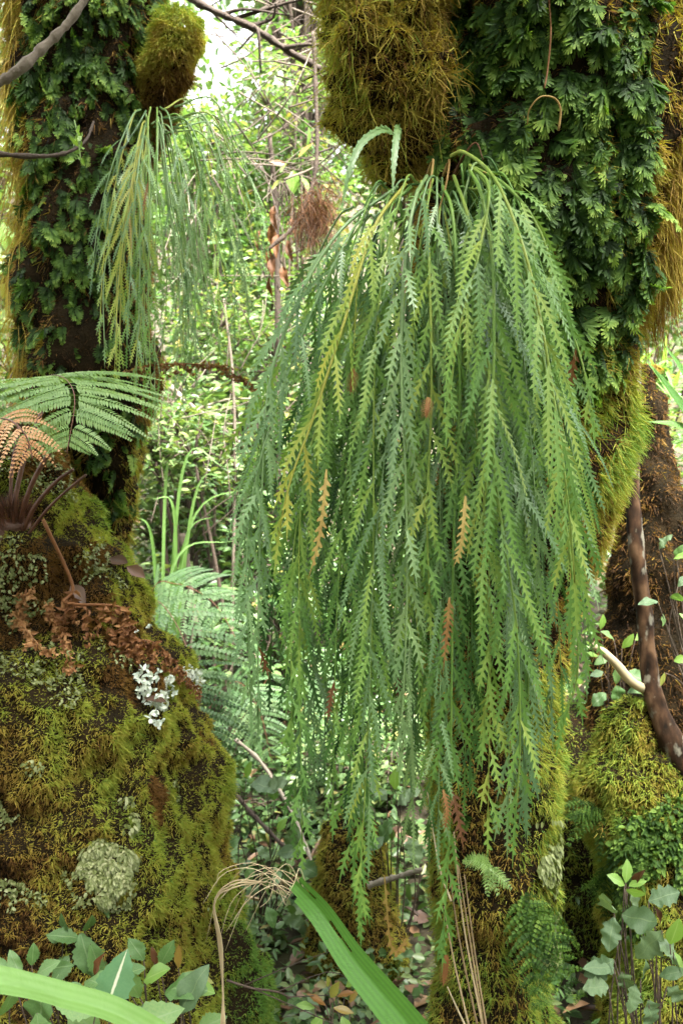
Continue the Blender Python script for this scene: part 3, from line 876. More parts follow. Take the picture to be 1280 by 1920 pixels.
# the mass of fronds behind them
NF = 60
for i in range(NF):
    ex = 455 + (i + rng.random()) / NF * 690
    ex = ex + 14 * math.sin(ex / 17.0)
    ex = np.interp(ex, [455, 600, 1145], [445, 575, 1115])
    if ex < 620 and rng.random() < .28: continue
    fm = np.interp(ex, bx, by)
    ey = fm - abs(rng.normal(0, .30)) * (fm - 600)
    ey = max(ey, 720)
    sx = 725 + (ex - 455) / 690 * 185 + rng.normal(0, 30)
    sy = rng.uniform(330, 420) - 50 * max(0, (sx - 800) / 110)
    Y0 = 1.27
    depth = rng.uniform(1.15, 1.40) if ex < 800 else rng.uniform(1.13, 1.24 + .1 * (ey > 1100))
    topx = sx + (ex - sx) * .45
    out_ = min(1.0, abs(ex - sx) / 200)
    cA = P(sx + (ex - sx) * rng.uniform(.12, .24), sy + rng.uniform(5, 60), (Y0 + depth) / 2 - .03)
    cB = P(sx + (ex - sx) * rng.uniform(.5, .7), sy + min(260, (ey - sy) * .3) + rng.normal(0, 15), depth)
    cC = P(sx + (ex - sx) * .92 + rng.normal(0, 12), sy + (ey - sy) * .6, depth)
    tint = float(np.clip(rng.normal(.46, .13) - (depth - 1.2) * 1.6 + (.16 if ex < 760 and ey < 1250 else 0), .05, .95))  # deeper fronds darker: interior shade of the fern put into their tint
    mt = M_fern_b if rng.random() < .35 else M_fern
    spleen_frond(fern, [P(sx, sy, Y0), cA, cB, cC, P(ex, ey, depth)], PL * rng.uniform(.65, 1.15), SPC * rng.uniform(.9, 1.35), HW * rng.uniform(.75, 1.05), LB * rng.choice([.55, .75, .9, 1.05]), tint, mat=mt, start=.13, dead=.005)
# two young strap-like fronds arching above the crown of the fern
for ctrl in (C((750, 262, 1.28), (745, 240, 1.25), (738, 300, 1.22), (736, 360, 1.21)), C((735, 250, 1.27), (715, 244, 1.25), (678, 268, 1.22), (655, 320, 1.2), (640, 390, 1.2))):
    S = Soup(); lobed(S, catmull(ctrl, 14), np.array([.3, -1, .2]), .0052, .004, .6, ang=25)
    obj('young_frond', S, M_fern_b, fern)
# a few long plain basal stalks, dead yellow tips and old brown fronds
for ctrl, tn in ((C((850, 330, 1.27), (870, 290, 1.24), (892, 268, 1.23), (905, 300, 1.22)), .3), (C((800, 330, 1.26), (812, 300, 1.23), (800, 380, 1.2), (786, 440, 1.2)), .9), (C((830, 330, 1.26), (842, 300, 1.24), (835, 350, 1.21), (820, 400, 1.2)), .8), (C((905, 325, 1.26), (925, 330, 1.22), (905, 322, 1.2)), .9)):
    S = Soup(); tube(S, catmull(ctrl, 16), np.linspace(.0022, .0008, 16), 5, tint=tn)
    obj('old_stalk', S, M_dead, fern, label='dry brown stalk at the fern crown')
for ctrl, tn, hw in ((C((872, 930, 1.08), (868, 985, 1.07), (862, 1030, 1.07), (850, 1062, 1.07)), 1.0, .0035), (C((612, 880, 1.12), (606, 950, 1.11), (596, 1020, 1.11), (578, 1085, 1.11)), 1.0, .003), (C((842, 1120, 1.09), (838, 1180, 1.09), (830, 1260, 1.09)), .75, .003),
                    (C((1000, 620, 1.2), (1003, 650, 1.19), (1004, 680, 1.19)), .62, .005), (C((914, 770, 1.13), (916, 800, 1.13), (913, 830, 1.13)), .6, .005), (C((662, 690, 1.13), (660, 715, 1.13), (656, 740, 1.13)), .65, .004), (C((830, 1480, 1.14), (838, 1520, 1.13), (832, 1560, 1.13)), .7, .003),
                    (C((803, 745, 1.09), (800, 765, 1.08), (798, 785, 1.08)), .7, .005), (C((720, 1640, 1.15), (735, 1780, 1.2), (770, 1752, 1.2)), .9, .002), (C((836, 1790, 1.2), (834, 1820, 1.2), (830, 1850, 1.2)), .55, .006)):
    S = Soup(); lobed(S, catmull(ctrl, 12), np.array([.1, -1, .1]), hw * .62, .0085, tn)
    obj('dead_pinna', S, M_dead, fern, label='yellow brown withered pinna')

# left hanging fern
fern2 = thing('hanging_fern', 'smaller slender hanging fern drooping from the left trunk beneath its broken limb', 'fern', P(290, 220, 1.95))
for i in range(42):
    ex = 166 + (i + rng.random()) / 42 * 335 + rng.normal(0, 12)
    fm = np.interp(ex, [172, 200, 260, 300, 380, 440, 480, 500], [560, 700, 790, 810, 720, 640, 560, 480])
    ey = fm - abs(rng.normal(0, .24)) * (fm - 380)
    sx = 262 + (ex - 172) / 325 * 62 + rng.normal(0, 9); sy = rng.uniform(200, 255)
    dp = rng.uniform(1.72, 1.92) if ex < 300 else rng.uniform(1.8, 2.15)
    far = np.clip((ex - 300) / 180, 0, 1)
    cA = P(sx + (ex - sx) * (.16 + .26 * far), sy + rng.uniform(10, 40) - 34 * far, (1.95 + dp) / 2)
    cB = P(sx + (ex - sx) * (.5 + .2 * far), sy + (ey - sy) * .28, dp); cC = P(sx + (ex - sx) * .85 + rng.normal(0, 10), sy + (ey - sy) * .62, dp)
    spleen_frond(fern2, [P(sx, sy, 1.95), cA, cB, cC, P(ex, ey, dp)], .10 * rng.uniform(.7, 1.2), .088, .0012, .0066, float(np.clip(rng.normal(.62, .17), .1, .95)), mat=M_fern_b if rng.random() < .45 else M_fern, start=.26, rach=.0017, dead=.012, ang=(14, 30))

# ------------------------------------------------------------------ feather ferns (tree fern on stump, pale fern bank)
def feather(S, base, d, n, L, width, tint, npin, droop=.35, pw=.42, curl=0.0):
    """a pinna: midrib with narrow pinnules on both sides"""
    s, d, n = frame(d, n)
    t = np.linspace(.06, .98, npin)
    c = base + d * (L * t)[:, None] + DOWN * (droop * L * t * t)[:, None] + n * (curl * L * t * t)[:, None]
    tg = nrmz(np.gradient(c, axis=0))
    wl = width * np.interp(t, [0, .1, .5, 1], [.8, 1, .8, .15])
    for sg in (-1, 1):
        dd = nrmz(sg * s + tg * .45 + rng.normal(0, .06, (npin, 3)) - n * .12)
        hexleaves(S, c, dd, np.broadcast_to(n, (npin, 3)) + rng.normal(0, .1, (npin, 3)), wl, np.full(npin, L / npin * .95), np.clip(tint + rng.normal(0, .08, npin), 0, 1), fold=.2, curl=.15)
    strands(S, base[None], d[None], L, .0016, droop, tint * .5, 5)

def feather_frond(parent, ctrl, plen, npair, width, mat, tint, up=(0, 0, 1), stipe=.18, droop=.3, ang=65, npin=16, label=None, split=True, rach=.0028, rmat=None, name='frond', sides=(-1, 1), curl=0):
    path = catmull(ctrl, 50)
    tg = nrmz(np.gradient(path, axis=0))
    S = Soup(); tube(S, path, np.linspace(rach, rach * .35, 50), 6, tint=.6)
    o = obj(name, S, rmat or M_stipe, parent, label=label)
    joined = Soup()
    for k in range(npair):
        f = stipe + (1 - stipe) * (k + .2) / npair
        i = min(49, int(f * 49))
        g = (f - stipe) / (1 - stipe)
        L = plen * np.interp(g, [0, .15, .45, .8, 1], [.75, 1, .95, .5, .12])
        u = np.asarray(up, float)
        sd = nrmz(np.cross(tg[i], u)); nn = np.cross(sd, tg[i])
        for sg in sides:
            a = math.radians(ang + rng.normal(0, 4))
            d = tg[i] * math.cos(a) + sg * sd * math.sin(a) + nn * rng.normal(.02, .06)
            Sp = Soup() if split else joined
            feather(Sp, path[i], d, nn, L * rng.uniform(.92, 1.08), width * (.45 + .55 * L / plen), float(np.clip(tint + rng.normal(0, .1), 0, 1)), max(6, int(npin * (.4 + .6 * L / plen))), droop, curl=curl)
            if split: obj('pinna', Sp, mat, o)
    if not split: obj('pinnae', joined, mat, o, kind='stuff')
    return o

tf = thing('tree_fern', 'young tree fern with one pale green frond and cut brown stalks on the stump', 'fern', P(25, 1040, 1.74))
S = Soup()
c = P(25, 1010, 1.74)
tube(S, catmull([P(15, 1075, 1.76), P(22, 1020, 1.75), P(30, 975, 1.74)], 12), np.linspace(.045, .03, 12), 14, tint=.3, lump=.5)
obj('crown_base', S, M_stipe, tf)
S = Soup()
N = 2600
q = rng.uniform(0, 1, N)
b_ = P(15, 1075, 1.76) * (1 - q)[:, None] + P(30, 955, 1.74) * q[:, None]
rd = randdir(N); rd[:, 2] = np.abs(rd[:, 2]) * .5
strands(S, b_ + rd * .03, nrmz(rd * .6 + [0, 0, 1]), rng.uniform(.012, .035, N), .0016, .1, rng.uniform(.1, .8, N), 2)
obj('scales', S, M_stipe, tf, kind='stuff')
for ctrl, r0 in ((C((22, 1000, 1.74), (30, 930, 1.74), (52, 840, 1.76), (82, 765, 1.8)), .0056), (C((35, 1000, 1.74), (52, 930, 1.73), (80, 870, 1.72), (118, 818, 1.72)), .0055), (C((40, 1005, 1.73), (66, 950, 1.71), (104, 905, 1.70), (138, 880, 1.69)), .0045),
                 (C((48, 1010, 1.72), (85, 960, 1.70), (120, 925, 1.68), (162, 890, 1.67)), .0032), (C((14, 1000, 1.75), (20, 930, 1.75), (24, 870, 1.76), (38, 800, 1.8)), .004)):
    S = Soup(); tube(S, catmull(ctrl, 16), np.linspace(r0, r0 * .7, 16), 8, tint=.5)
    obj('stalk', S, M_stipe, tf)
feather_frond(tf, C((20, 985, 1.75), (30, 820, 1.82), (62, 726, 1.78), (108, 704, 1.64), (140, 742, 1.50), (126, 850, 1.44)), .205, 20, .022, M_tfern, .62, up=(0, -.25, 1), stipe=.42, droop=.22, ang=68, npin=34, label='pale green arching frond', rach=.0017)
feather_frond(tf, C((10, 985, 1.76), (-60, 800, 1.76), (-90, 735, 1.66), (-70, 730, 1.54), (-40, 770, 1.46)), .21, 12, .022, M_tfern, .5, up=(0, -.25, 1), stipe=.4, droop=.2, ang=65, npin=20, label='green frond at the picture edge')
feather_frond(tf, C((12, 985, 1.75), (-24, 880, 1.64), (-16, 800, 1.50), (14, 786, 1.42), (48, 815, 1.38), (62, 860, 1.37)), .085, 8, .009, M_salmon, .55, up=(.1, -.8, .5), stipe=.45, droop=.5, ang=52, npin=15, label='dry salmon coloured frond')
# the long dead frond lying down the face of the stump
def on_stump(px_, py_, off=.015):
    best = None
    for th in np.linspace(-1.3, 1.7, 90):
        for_y = None
        Yg = 1.75
        for it in range(4):
            z_ = CAMZ + (960 - py_) * K * Yg
            p_ = T_stump.raw(np.array([z_]), np.array([th]))[0]
            Yg = p_[1]
        e = abs(pix(p_)[0] - px_)
        if p_[1] < 1.95 and (best is None or e < best[0]): best = (e, p_, th, z_)
    p_, n_ = T_stump.surf(np.array([best[3]]), np.array([best[2]]))
    return p_[0] + n_[0] * off, n_[0]
dp = [on_stump(*q, off=.05)[0] for q in ((62, 1020), (95, 1085), (138, 1148), (190, 1172), (240, 1205), (290, 1248), (344, 1308))]
path = catmull(dp, 46)
S = Soup(); tube(S, path, np.linspace(.0036, .0014, 46), 6, tint=.35, lump=.5)
dead = obj('dead_frond', S, M_rust, tf, label='brown dead frond lying down the stump face')
def curled(S, b, L, W, tint, d=None):
    k = 9
    d = nrmz(DOWN + rng.normal(0, .25, 3) + np.array([0, -.2, 0])) if d is None else d
    c = b + d * (np.linspace(0, L, k))[:, None] + rng.normal(0, .0025, (k, 3))
    for sg in (-1, 1):
        dd = nrmz(np.array([sg * .8, -.35, -.5]) + rng.normal(0, .45, (k, 3)))
        hexleaves(S, c, dd, randdir(k), W * np.linspace(1, .4, k), W * .6, np.clip(tint + rng.normal(0, .15, k), 0, 1), fold=.7, curl=.7)
    strands(S, b[None], d[None], L, .0016, 0, tint * .5, 3)
for i in range(8, 46, 1):
    if i < 20 and i % 3: continue
    S = Soup()
    g = (i - 8) / 38
    curled(S, path[i], np.interp(g, [0, .3, .6, 1], [.05, .085, .07, .02]) * rng.uniform(.7, 1.2), np.interp(g, [0, .5, 1], [.016, .017, .010]), .4)
    obj('pinna', S, M_rust, dead)
# two older withered fronds hanging at left
for ctrl in (((52, 1085), (58, 1150), (60, 1240)), ((95, 1130), (112, 1180), (135, 1265))):
    pp = catmull([on_stump(*q, off=.028)[0] for q in ctrl], 14)
    S = Soup(); tube(S, pp, .0012, 5, tint=.6)
    for q in pp[1:]:
        curled(S, q, .022, .013, .62, d=nrmz(rng.normal(0, 1, 3) + DOWN))
    obj('withered_frond', S, M_rust, tf, label='curled dry frond hanging at the stump side')

# pale ferns on the bank behind the stump
pf = thing('shield_fern', 'pale blue green ferns spreading on the bank behind the stump', 'fern', (*P(270, 1300, 2.9)[:2], float(gz(P(270, 1300, 2.9)[0], 2.9))))
for ctrl, pl in ((C((220, 1330, 2.75), (262, 1150, 2.62), (300, 1130, 2.5), (352, 1220, 2.38), (380, 1390, 2.3), (372, 1470, 2.26)), .27),
                 (C((230, 1360, 2.85), (280, 1120, 2.8), (330, 1095, 2.75), (400, 1130, 2.7), (450, 1210, 2.66)), .17),
                 (C((220, 1380, 2.7), (262, 1270, 2.55), (310, 1250, 2.4), (352, 1320, 2.3), (372, 1440, 2.22)), .24),
                 (C((300, 1500, 2.9), (420, 1290, 2.85), (480, 1320, 2.75), (510, 1430, 2.7)), .16),
                 (C((330, 1560, 3.1), (520, 1250, 3.1), (600, 1270, 3.05), (650, 1390, 3.0)), .18)):
    feather_frond(pf, ctrl, pl, 12, .021, M_bank, .55, up=(-.1, -.6, .8), stipe=.3, droop=.32, ang=66, npin=22, split=True, rach=.0020)

# ------------------------------------------------------------------ lichen, liverwort cushion
def lichen(label, pts, n, size):
    c = np.array([on_stump(*q, off=.02)[0] for q in pts])
    S = Soup()
    for k in range(n):
        b = c[rng.integers(len(c))] + rng.normal(0, .008, 3)
        for j in range(4):
            d = nrmz(rng.normal(0, 1, 3) * [1, .5, 1] + [0, -.4, -.2])
            hexleaves(S, b[None], d[None], nrmz(rng.normal(0, .5, (1, 3)) + [0, -1, .4]), size * rng.uniform(.5, 1.1), size * .5, rng.random(), fold=.5, curl=-.3)
    t = thing('lichen', label, 'lichen', c.mean(0))
    obj('lobes', S, M_lichen, t, kind='stuff')
    return t
lichen('white leafy lichen trailing below the dead brown frond on the stump', [(262, 1272), (275, 1285), (288, 1278), (298, 1290), (285, 1305), (290, 1330), (292, 1350), (268, 1290), (300, 1275)], 75, .013)
lichen('small white lichen at the right rim of the stump', [(355, 1258), (366, 1262), (372, 1268), (378, 1262)], 26, .012)
lichen('pale grey lichen between the curled pinnae of the dead frond', [(240, 1190), (248, 1198), (330, 1250)], 9, .011)

def cushion(label, pts, spread, n, size, name='liverwort_clump'):
    S = Soup()
    C0 = [on_stump(*q, off=.0) for q in pts]
    k = rng.integers(0, len(C0), n)
    ctr = np.array([c[0] for c in C0]); nr = np.array([c[1] for c in C0])
    q = randdir(n)
    q = q * np.sign((q * nr[k]).sum(1))[:, None]
    b = ctr[k] + q * spread * rng.uniform(.8, 1.05, n)[:, None]
    d = nrmz(DOWN * .9 + q * .7 + randdir(n) * .35)
    hexleaves(S, b, d, nrmz(q + [0, -.2, .3] + randdir(n) * .3), rng.uniform(.7, 1.3, n) * size, rng.uniform(.5, .7, n) * size, rng.uniform(-.1, 1, n), fold=.3, curl=.25)
    t = thing(name, label, 'liverwort', ctr.mean(0))
    obj('scales', S, M_pale, t, kind='stuff')
cushion('round pale whitish liverwort cushion on the lower face of the stump', [(172, 1592), (190, 1584), (210, 1590), (230, 1606), (246, 1612), (168, 1624), (192, 1616), (214, 1628), (236, 1636), (176, 1652), (200, 1660), (218, 1668), (196, 1688), (232, 1656)], .015, 2300, .0088)
cushion('small pale liverwort tuft above the round cushion on the stump', [(236, 1495), (243, 1525), (252, 1535), (240, 1552)], .011, 110, .011)

# dead leaves caught on the stump shoulder
lm_litter = [leaf_mesh('fallen_leaf', M_litter, OVAL, curl=-.3 + .3 * k, fold=.5, seed=k, tint=.25 + .12 * k) for k in range(3)]
for k, (x_, y_, lab) in enumerate(((205, 1050, 'curled dark brown leaf caught on the stump shoulder'), (228, 1062, 'second brown leaf lying just right of the curled one on the stump shoulder'), (122, 1075, 'dark purple brown leaf lying beside the dead frond stalk'), (252, 1310, 'rolled brown leaf left of the white lichen'))):
    p_, n_ = on_stump(x_, y_, .025)
    o = bpy.data.objects.new('fallen_leaf', lm_litter[k % 3]); COL.objects.link(o)
    s, d, n_ = frame(nrmz(np.array([rng.normal(), -.4, -.5])), n_)
    o.matrix_world = Matrix(((s[0] * .05, d[0] * .05, n_[0] * .05, p_[0]), (s[1] * .05, d[1] * .05, n_[1] * .05, p_[1]), (s[2] * .05, d[2] * .05, n_[2] * .05, p_[2]), (0, 0, 0, 1)))
    tag(o, lab, 'leaf')

# ------------------------------------------------------------------ right side: slender tree, mossy snag, mossy mound
def mossy(name, label, cat, rows, n, tb, lump=.03, scale=10, seed=0, Lm=(.008, .024), lo=-1.9, hi=1.9, gr=.3, flat=1.0, part_='wood', rim=.2):
    T = Trunk(rows, lump=lump, scale=scale, seed=seed, flat=flat)
    b = np.array([T.cx[0], T.Y[0], T.z0])
    t = thing(name, label, cat, b)
    S = Soup(); T.mesh(S, 60, 60); obj(part_, S, M_under, t)
    S = Soup()
    z, th, p, nn = T.sample(int(n * 1.5), lo, hi)
    # the rounded top too
    cl = fbm(p, 12, seed + 3)
    tint = tb + gr * (cl - .5) * 2 + .2 * np.clip(nn[:, 2], 0, 1) + rim * np.clip(np.abs(nn[:, 0]) - .5, 0, 1) + rng.normal(0, .08, len(p))  # rim term paints edge light into the moss on both flanks
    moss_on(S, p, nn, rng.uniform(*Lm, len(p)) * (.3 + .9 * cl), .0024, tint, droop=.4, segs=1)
    rt = np.interp(T.z1, T.z, T.r)
    m = max(200, int(n * .06))
    aa = rng.uniform(0, 6.28, m); rr = rt * np.sqrt(rng.random(m))
    p = np.stack([T.cx[-1] + rr * np.cos(aa), T.Y[-1] + rr * np.sin(aa) * flat, np.full(m, T.z1)], -1)
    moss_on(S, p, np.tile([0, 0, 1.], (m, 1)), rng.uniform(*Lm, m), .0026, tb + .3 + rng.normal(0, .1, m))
    obj('moss', S, M_moss, t, kind='stuff')
    return t, T
mossy('broken_trunk', 'dark broken mossy trunk standing behind the slender spotted tree', 'tree', [(690, 1182, 1232, 2.3), (800, 1172, 1244, 2.3), (900, 1166, 1268, 2.3), (1000, 1150, 1295, 2.3), (1150, 1130, 1320, 2.3), (1300, 1112, 1340, 2.3), (1750, 1090, 1380, 2.3)], 42000, .22, seed=31, gr=.32)
mound, T_mound = mossy('mossy_mound', 'green mossy mound of roots in the lower right corner beside the trunk', 'mound', [(1440, 1120, 1350, 2.0), (1480, 1095, 1420, 1.97), (1560, 1098, 1470, 1.95), (1660, 1130, 1500, 1.9), (1780, 1142, 1500, 1.86), (1930, 1118, 1500, 1.84), (2080, 1110, 1500, 1.84)], 90000, .72, seed=33, lump=.06, scale=7, lo=-2.2, hi=1.2, gr=.3)
mossy('mossy_root', 'moss capped root knee at the foot of the slender spotted tree', 'root', [(1310, 1172, 1228, 1.9), (1345, 1152, 1245, 1.9), (1400, 1130, 1270, 1.92), (1460, 1090, 1330, 1.95), (1530, 1070, 1350, 1.97)], 26000, .62, seed=35, lump=.03, scale=14, gr=.4)
mossy('mossy_bank', 'low bright yellow green mossy bank between the trunk and the root knee', 'mound', [(1325, 1030, 1110, 2.4), (1360, 1000, 1150, 2.38), (1430, 960, 1190, 2.35), (1560, 930, 1250, 2.33), (1750, 900, 1300, 2.3)], 34000, .76, seed=37, lump=.03, scale=10, gr=.2)
mossy('mossy_boulder', 'rounded mossy rock behind the lower fronds left of the trunk', 'rock', [(1525, 640, 670, 2.2), (1545, 612, 700, 2.2), (1590, 596, 720, 2.2), (1660, 596, 735, 2.2), (1760, 585, 750, 2.2), (1860, 580, 760, 2.2)], 22000, .58, seed=39, lump=.02, scale=14, gr=.3, part_='stone')
mossy('mossy_tree', 'mossy trunk edge in the bottom left corner beside the dark hollow', 'tree', [(1600, -160, -10, 1.6), (1660, -150, 8, 1.6), (1740, -140, 26, 1.6), (1800, -130, 30, 1.58), (1930, -110, 60, 1.56), (2080, -100, 80, 1.55)], 26000, .5, seed=43, lump=.02, scale=14)

sp = thing('slender_tree', 'slender bare tree with pale lichen spots curving at its foot on the right', 'tree', P(1330, 1540, 1.86))
S = Soup()
tp = catmull(C((1120, 60, 2.05), (1160, 400, 2.0), (1188, 700, 1.95), (1184, 900, 1.92), (1192, 1030, 1.9), (1208, 1160, 1.9), (1218, 1270, 1.88), (1236, 1340, 1.86), (1272, 1420, 1.85), (1330, 1540, 1.86)), 60)
tube(S, tp, np.interp(np.linspace(0, 1, 60), [0, .5, .72, .85, 1], [.013, .017, .020, .026, .032]), 16, lump=.45, seed=4)
obj('trunk', S, M_spot, sp)
S = Soup(); tube(S, catmull(C((1205, 1292, 1.88), (1180, 1275, 1.85), (1150, 1240, 1.83), (1112, 1208, 1.82)), 14), np.linspace(.011, .008, 14), 8, tint=1.0, lump=.3)
obj('broken_branch', S, M_straw, sp, label='pale snapped branch stub')
S = Soup()
crown_c = np.array([1.3, 2.6, 4.4])
k = randdir(1500) * (rng.random(1500) ** .4)[:, None] * [1.0, .9, .5] + crown_c
hexleaves(S, k, randdir(1500), nrmz(randdir(1500) * .6 + [0, 0, 1]), .09, .045, rng.uniform(.1, .7, 1500))
S2 = Soup(); tube(S2, catmull([tp[0], tp[0] + [.05, .1, .8], crown_c], 12), np.linspace(.014, .007, 12), 6)
obj('limb', S2, M_spot, sp)
obj('crown', S, M_bgleaf, sp, kind='stuff')

# ------------------------------------------------------------------ leafy plants with separate leaves
lm = {}
def LM(style, k):
    key = (style, k % 3)
    if key not in lm:
        s = key[1] + 1
        lm[key] = {'serr': lambda: leaf_mesh('leaf', M_broad, OVAL, serr=.09, curl=.18, wave=.06, seed=s, tint=.35 + .15 * key[1]),
                   'white': lambda: leaf_mesh('leaf', M_white, OVAL, serr=.06, curl=.12, wave=.04, seed=s),
                   'grey': lambda: leaf_mesh('leaf', M_grey, LOBED, curl=.2, wave=.18, seed=s, tint=.35 + .15 * key[1]),
                   'greyr': lambda: leaf_mesh('leaf', M_grey, (ROUND, OVAL, LOBED)[key[1]], curl=.35, wave=.22, seed=s, tint=.35 + .15 * key[1]),
                   'round': lambda: leaf_mesh('leaf', M_broad, (ROUND, OVAL, OVAL)[key[1]], curl=.35, wave=.16, seed=s, tint=.4 + .15 * key[1]),
                   'lime': lambda: leaf_mesh('leaf', M_lime, OVAL, curl=.2, wave=.03, seed=s, tint=.5),
                   'red': lambda: leaf_mesh('leaf', M_red, LANCE, curl=.1, fold=.3, seed=s, tint=.3 + .3 * key[1]),
                   'dead': lambda: leaf_mesh('leaf', M_dead, LANCE, curl=.3, fold=.7, wave=.3, seed=s, tint=.2 + .12 * key[1])}[style]()
    return lm[key]

def plant(name, label, cat, root, leaves, group=None):
    """leaves: (px, py, Y, length in picture px, heading deg clockwise from up, style); stems run from the root to each leaf base"""
    t = thing(name, label, cat, root)
    root = np.asarray(root, float)
    S = Soup()
    for k, (px_, py_, Y_, Lp, hd, st) in enumerate(leaves):
        L = Lp * K * Y_ * (1.25 if px_ < 400 and py_ > 1700 and st != 'white' else 1.0)
        h = math.radians(hd)
        d = nrmz(np.array([math.sin(h), -.12 if st == 'white' else rng.uniform(-.7, .1), math.cos(h)]))
        b = P(px_, py_, Y_)
        n_ = nrmz(np.array([rng.normal(0, .5), -.75, .75 + rng.normal(0, .4)]))
        place('leaf', LM(st, k + int(px_)), t, b, d, n_, L, wide=rng.uniform(.9, 1.15))
        mid = (b + root) / 2 + np.array([rng.normal(0, .02), .01, .01])
        tube(S, catmull([root + rng.normal(0, .006, 3) * [1, 1, 0], mid, b], 9), np.linspace(.0022, .0010, 9), 5, tint=.5)
    obj('stem', S, M_bark, t)
    return t
def G(px, py, Y, lift=0.0):
    p = P(px, py, Y); p[2] = float(gz(p[0], p[1])) + lift
    return p
plant('seedling', 'broad pale leaf with white midrib standing up at bottom left', 'plant', G(200, 1990, 1.25), [(200, 1890, 1.2, 118, 20, 'white'), (235, 1930, 1.2, 90, 70, 'serr'), (180, 1900, 1.24, 70, -60, 'serr')])
plant('seedling', 'serrated leaf sprig against the dark hollow at the stump foot', 'plant', G(150, 1950, 1.55), [
    (150, 1760, 1.5, 50, -60, 'serr'), (152, 1750, 1.5, 66, 158, 'serr'), (170, 1770, 1.48, 62, 160, 'serr'), (135, 1790, 1.5, 46, 215, 'serr'), (128, 1748, 1.5, 34, -20, 'serr'), (160, 1745, 1.5, 36, 35, 'serr'), (190, 1745, 1.52, 40, 10, 'serr'), (118, 1762, 1.5, 26, -70, 'serr'), (142, 1800, 1.5, 40, 250, 'serr'), (186, 1765, 1.52, 30, 90, 'serr')])
plant('seedling', 'dense green leaf clump along the bottom left edge', 'plant', G(90, 1990, 1.35), [
    (40, 1830, 1.35, 40, -30, 'round'), (70, 1828, 1.35, 44, 50, 'serr'), (20, 1815, 1.36, 36, -70, 'serr'), (60, 1810, 1.38, 34, 10, 'serr'), (95, 1815, 1.38, 36, 80, 'serr'), (110, 1850, 1.32, 62, 95, 'round'), (160, 1840, 1.35, 60, 60, 'round'), (130, 1880, 1.3, 70, 130, 'round'), (85, 1860, 1.32, 60, 200, 'round'), (70, 1900, 1.3, 60, 170, 'serr'), (30, 1850, 1.34, 50, 200, 'serr'), (180, 1830, 1.38, 40, 10, 'dead')])
plant('seedling', 'mixed green seedlings at the foot of the stump beside the white veined leaf', 'plant', G(330, 1990, 1.4), [
    (270, 1840, 1.4, 55, 45, 'lime'), (262, 1870, 1.38, 60, -20, 'serr'), (310, 1860, 1.38, 66, 60, 'round'), (340, 1900, 1.35, 75, 20, 'greyr'), (300, 1910, 1.33, 80, 160, 'grey'), (350, 1850, 1.4, 48, 80, 'lime'), (270, 1800, 1.45, 40, -30, 'serr'), (300, 1810, 1.46, 44, 30, 'serr'), (335, 1815, 1.45, 36, 0, 'red'), (250, 1900, 1.33, 60, 100, 'grey'), (370, 1930, 1.35, 50, 60, 'serr'), (345, 1825, 1.42, 50, 95, 'red'), (225, 1830, 1.42, 44, 60, 'serr'), (285, 1775, 1.47, 30, 160, 'dead')])
plant('seedling', 'young lime green rosette above the grey green leaves at lower right', 'plant', G(1185, 1990, 1.5), [
    (1170, 1660, 1.45, 40, -50, 'lime'), (1172, 1655, 1.45, 42, 10, 'lime'), (1178, 1662, 1.45, 34, 60, 'lime'), (1172, 1668, 1.44, 36, 100, 'lime'), (1180, 1672, 1.44, 40, 150, 'greyr')])
plant('seedling', 'wavy grey green leaves on dark stems in the lower right corner', 'plant', G(1240, 1990, 1.42), [
    (1150, 1720, 1.4, 60, 200, 'grey'), (1150, 1712, 1.4, 50, -40, 'grey'), (1165, 1715, 1.4, 60, 95, 'greyr'), (1215, 1690, 1.42, 62, 70, 'grey'), (1240, 1745, 1.38, 70, 220, 'grey'), (1230, 1760, 1.38, 56, 130, 'grey'), (1255, 1770, 1.37, 60, 10, 'lime'), (1262, 1785, 1.36, 56, 150, 'lime'), (1150, 1800, 1.38, 62, 245, 'grey'), (1150, 1815, 1.38, 60, 290, 'greyr'), (1165, 1822, 1.38, 44, 160, 'greyr'), (1140, 1850, 1.36, 46, 280, 'greyr'), (1190, 1845, 1.36, 50, 200, 'grey'), (1200, 1835, 1.36, 48, 20, 'greyr'), (1235, 1830, 1.36, 50, 60, 'greyr'), (1250, 1850, 1.35, 50, 130, 'greyr'), (1215, 1875, 1.34, 56, 170, 'grey'), (1225, 1700, 1.42, 40, 150, 'dead'), (1185, 1660, 1.46, 44, 10, 'dead')])
plant('seedling', 'red tinged narrow leaved plant at the bottom beneath the torn strap leaf', 'plant', G(625, 1990, 1.45), [
    (620, 1870, 1.42, 46, 20, 'red'), (632, 1868, 1.42, 40, 60, 'red'), (610, 1885, 1.42, 44, -50, 'red'), (625, 1890, 1.41, 40, 100, 'red'), (605, 1905, 1.4, 40, 220, 'lime'), (640, 1905, 1.4, 46, 150, 'lime'), (655, 1880, 1.43, 34, 30, 'red'), (590, 1890, 1.42, 36, -70, 'lime'), (615, 1850, 1.43, 30, 0, 'red'), (648, 1850, 1.44, 30, 40, 'lime')])
